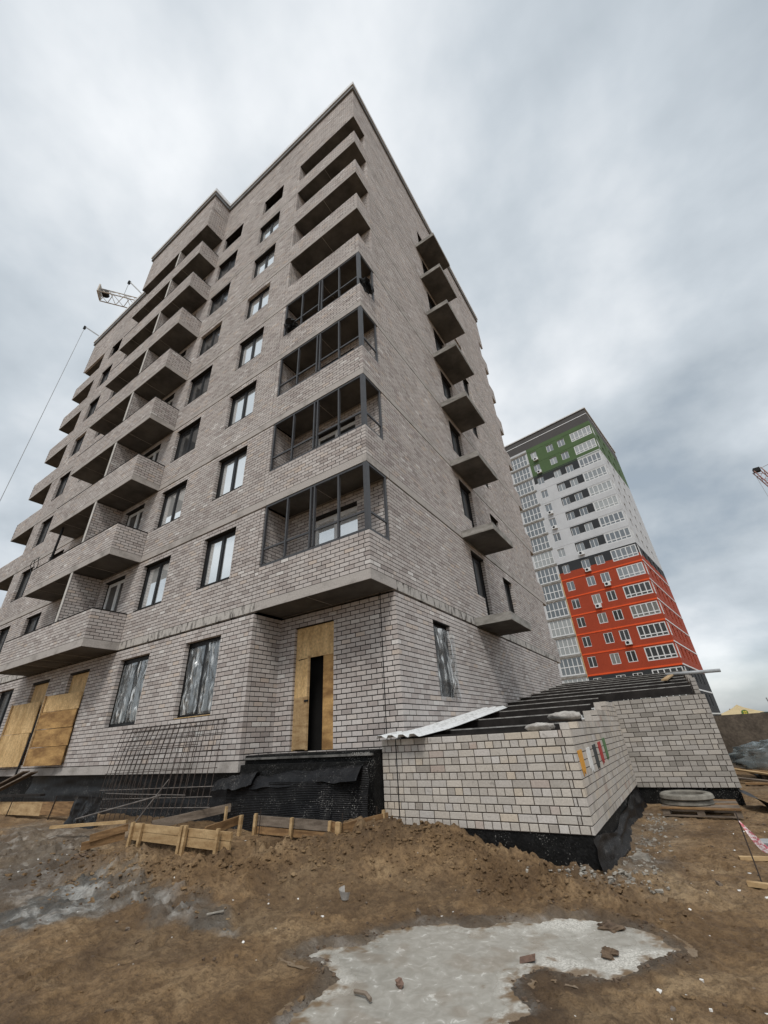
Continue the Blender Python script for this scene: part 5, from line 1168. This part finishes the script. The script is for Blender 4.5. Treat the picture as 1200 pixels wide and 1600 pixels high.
N = 3600; pts = np.stack([r1.uniform(-7, 5.6, N), r1.uniform(-4.8, 6.0, N)], -1)
dens = fbm(pts[:, 0]*1.1, pts[:, 1]*1.1, 91, 3)+r1.normal(0, 0.12, N)
pts = pts[(dens > -0.02) & ~((pts[:, 0] < 3.0) & (pts[:, 1] > 0.3)) & (poly_sd(pts[:, 0], pts[:, 1], PUD) < -0.02) & ~((pts[:, 0] < -2) & (pts[:, 1] > -1.0))]
clods('ground_clods', pts, (0.004, 0.034), GM, 'small clods of soil strewn over the trampled ground', 32)
t_ = r1.random(420); pts = np.stack([3.12+np.abs(r1.normal(0, 0.22, 420))+0.05*t_, -0.25+5.0*t_**1.4], -1)
pts = np.concatenate([pts, np.stack([r1.normal(2.85, 0.28, 160), r1.normal(-0.05, 0.12, 160)], -1)])
chips('rubble', pts, (0.005, 0.030), 'stone', 'pale rubble and chips strewn along the annex footing', 1)
N = 260; pts = np.stack([r1.uniform(-5, 5.2, N), r1.uniform(-3.6, 4.5, N)], -1); pts = pts[(poly_sd(pts[:, 0], pts[:, 1], PUD) < 0) & ~((pts[:, 0] < 2.97) & (pts[:, 1] > -0.3))]
chips('litter_chips', pts, (0.004, 0.016), 'white_scrap', 'small white chips scattered over the soil', 2)
N = 150; pts = np.stack([r1.uniform(-5, 5.4, N), r1.uniform(-3.2, 5.5, N)], -1); pts = pts[(poly_sd(pts[:, 0], pts[:, 1], PUD) < 0.1) & ~((pts[:, 0] < 3.1) & (pts[:, 1] > -0.3))]
chips('wood_scraps', pts, (0.008, 0.034), 'timber_old', 'grey brown wood scraps trodden into the soil', 6)
N = 900; pts = np.stack([r1.uniform(-6, 5.2, N), r1.uniform(-4.2, 5.5, N)], -1); pts = pts[~((pts[:, 0] < 2.97) & (pts[:, 1] > 0.3)) & (poly_sd(pts[:, 0], pts[:, 1], PUD) < 0.03)]
chips('soil_crumbs', pts, (0.004, 0.020), 'clod', 'dark soil crumbs scattered over the ground', 3)
th_ = r1.uniform(0, 1, 260); PA = np.array(PUD); k_ = r1.integers(0, len(PA)-6, 260); pts = PA[k_]*(1-th_[:, None])+PA[k_+1]*th_[:, None]+r1.normal(0, 0.05, (260, 2))
chips('rim_crumbs', pts, (0.004, 0.017), 'clod', 'dark crumbs along the rim of the slurry puddle', 4)

# ------------------------------------------------------------------ far background
# market tent
MT['tent'] = mat('beige_canvas', (0.50, 0.40, 0.23), (0.42, 0.33, 0.19), 0.6, 0.9); MT['teal'] = mat('teal_sheet', (0.03, 0.10, 0.10), (0.02, 0.07, 0.07), 1, 0.6)
MT['badge_green'] = mat('badge_green', (0.10, 0.22, 0.05), None, 3, 0.7); MT['badge_yellow'] = mat('badge_yellow', (0.75, 0.62, 0.10), None, 3, 0.7)
TY = 88.0; ts = (TY+6.37)/46.37; tx = lambda x: 4.39+(x-4.39)*ts; tz_ = lambda z: -0.129+(z+0.129)*ts
tp = (tx(8.14), TY+4.0, tz_(0.86))
TT = thing('market_tent', 'beige peaked market tent with a round green badge behind the fence', 'tent', (tp[0], TY+4, -1.7))
def tent(u, v):
    th = u*2*math.pi; r_ = max(abs(math.cos(th)), abs(math.sin(th))); w = 5.6*v**0.85; x, y = math.cos(th)/r_*w, math.sin(th)/r_*w
    return (tp[0]+x, tp[1]+y, tp[2]-(tp[2]-tz_(-0.20))*(v**0.62))
part('canopy', MB().grid(tent, 40, 12), 'tent', TT, smooth=False)
part('valance', MB().box(tp[0]-5.6, tp[0]+5.6, tp[1]-5.62, tp[1]-5.55, tz_(-0.20)-0.3, tz_(-0.20)), 'white_frame', TT)
for sx in (-1, 1):
    for sy in (-1, 1): part('pole', MB().box(tp[0]+sx*5.4-0.06, tp[0]+sx*5.4+0.06, tp[1]+sy*5.4-0.06, tp[1]+sy*5.4+0.06, -1.8, tz_(-0.2)), 'white_frame', TT)
n = 24; bc = (tx(8.28), TY-1.0, tz_(0.22))
bdg = part('badge', MB().add([(bc[0]+0.40*math.cos(2*math.pi*i/n), bc[1], bc[2]+0.40*math.sin(2*math.pi*i/n)) for i in range(n)]+[(bc[0]+0.40*math.cos(2*math.pi*i/n), bc[1]+1.5, bc[2]+0.40*math.sin(2*math.pi*i/n)) for i in range(n)], [tuple(range(n))]+[(i, (i+1) % n, n+(i+1) % n, n+i) for i in range(n)]), 'badge_green', TT)
for a in range(4):
    cx_, cz_ = bc[0]+0.17*math.cos(a*math.pi/2+0.78), bc[2]+0.17*math.sin(a*math.pi/2+0.78)
    part('badge_petal', MB().add([(cx_+0.11*math.cos(2*math.pi*i/12), bc[1]-0.02, cz_+0.11*math.sin(2*math.pi*i/12)) for i in range(12)], [tuple(range(12))]), 'badge_yellow', bdg)
solo('site_container', MB().box(tx(9.35), tx(12.0), TY-4, TY+2, -1.8, tz_(0.12)).box(tx(9.35)-0.1, tx(12.0)+0.1, TY-4.1, TY+2.1, tz_(0.12)+0.002, tz_(0.12)+0.1), 'teal', 'dark teal container beyond the fence at the right edge', 'container', (tx(10.5), TY-1, -1.8))
solo('flag_pole', MB().tube([(tx(9.75), TY-8, -1.8), (tx(9.55), TY-8, tz_(1.05))], 0.09, 6), 'pipe', 'thin grey pole rising behind the teal container', 'pole', (tx(9.75), TY-8, -1.8))
solo('flag_pole', MB().tube([(tx(7.75), TY+9, -1.8), (tx(7.70), TY+9, tz_(0.62))], 0.09, 6), 'oldbrick', 'short reddish pole left of the tent peak', 'pole', (tx(7.75), TY+9, -1.8))
# lattice cranes
MT['crane_white'] = mat('crane_white_paint', (0.62, 0.58, 0.52), (0.42, 0.36, 0.30), 1, 0.6); MT['crane_red'] = mat('crane_red_paint', (0.42, 0.30, 0.26), (0.34, 0.12, 0.09), 0.5, 0.6)
def lattice(p, q, w, h, step, r, tri=True, upv=(0, 0, 1)):
    p, q = np.array(p, float), np.array(q, float); d = q-p; L_ = np.linalg.norm(d); d /= L_; s_ = np.cross(d, upv); s_ /= np.linalg.norm(s_); u_ = np.cross(s_, d)
    off = [s_*w/2-u_*h/2, -s_*w/2-u_*h/2, u_*h/2] if tri else [s_*w/2-u_*h/2, -s_*w/2-u_*h/2, -s_*w/2+u_*h/2, s_*w/2+u_*h/2]
    mb = MB()
    for o_ in off: mb.tube([p+o_, q+o_], r, 5)
    n_ = int(L_/step)
    for i in range(n_):
        a = p+d*step*i; b = p+d*step*(i+1); m_2 = (a+b)/2
        for k in range(len(off)):
            o1, o2 = off[k], off[(k+1) % len(off)]
            mb.tube([a+o1, m_2+o2], r*0.55, 4, False); mb.tube([m_2+o2, b+o1], r*0.55, 4, False)
    return mb
zc_ = 46.0
CR = thing('tower_crane', 'white lattice jib of a tower crane poking out above the roof edge', 'crane', (-26.0, 24.0, -1.7))
tip = np.array([-36.4, 0.6, zc_]); dirv = np.array([-34.0, 3.9, zc_])-tip; dirv /= np.linalg.norm(dirv); mast = tip+dirv*30
part('jib', lattice(tip, tip+dirv*46, 1.30, 1.30, 1.6, 0.06), 'crane_white', CR)
part('jib_end_plate', MB().obox(tip, np.cross(dirv, (0, 0, 1))*0.62, dirv*0.06, (0, 0, 0.62)), 'crane_white', CR)
part('pulley', MB().tube([tip+dirv*0.55+np.cross(dirv, (0, 0, 1))*0.3, tip+dirv*0.55-np.cross(dirv, (0, 0, 1))*0.3], 0.36, 16), 'black', CR)
part('mast', lattice((mast[0], mast[1], -1.7), (mast[0], mast[1], zc_+5), 1.6, 1.6, 1.6, 0.09, False, (1, 0, 0)), 'crane_white', CR)
C2 = thing('luffing_crane', 'red and white lattice crane boom at the right edge of the sky', 'crane', (41.0, 84.0, -1.7))
bt = np.array([27.7, 80.0, 37.6]); bb = np.array([39.5, 84.0, 0.6])
part('boom', lattice(bb, bt, 1.1, 1.1, 1.6, 0.085, False, (1, 0, 0)), 'crane_red', C2)
part('boom_head', MB().obox(bt, (0.45, 0, 0), (0, 0.4, 0), (0, 0, 0.35)), 'black', C2)
part('tie_rope', MB().tube([bt, (44, 86, 44.0)], 0.05, 4), 'pipe', C2); part('hoist_rope', MB().tube([bt+np.array([-0.5, 0, 0]), bt+np.array([-0.5, 0, -22.0])], 0.04, 4), 'pipe', C2)
part('mast', lattice((44, 86, -1.7), (44, 86, 44.0), 1.4, 1.4, 1.6, 0.09, False, (1, 0, 0)), 'crane_red', C2)
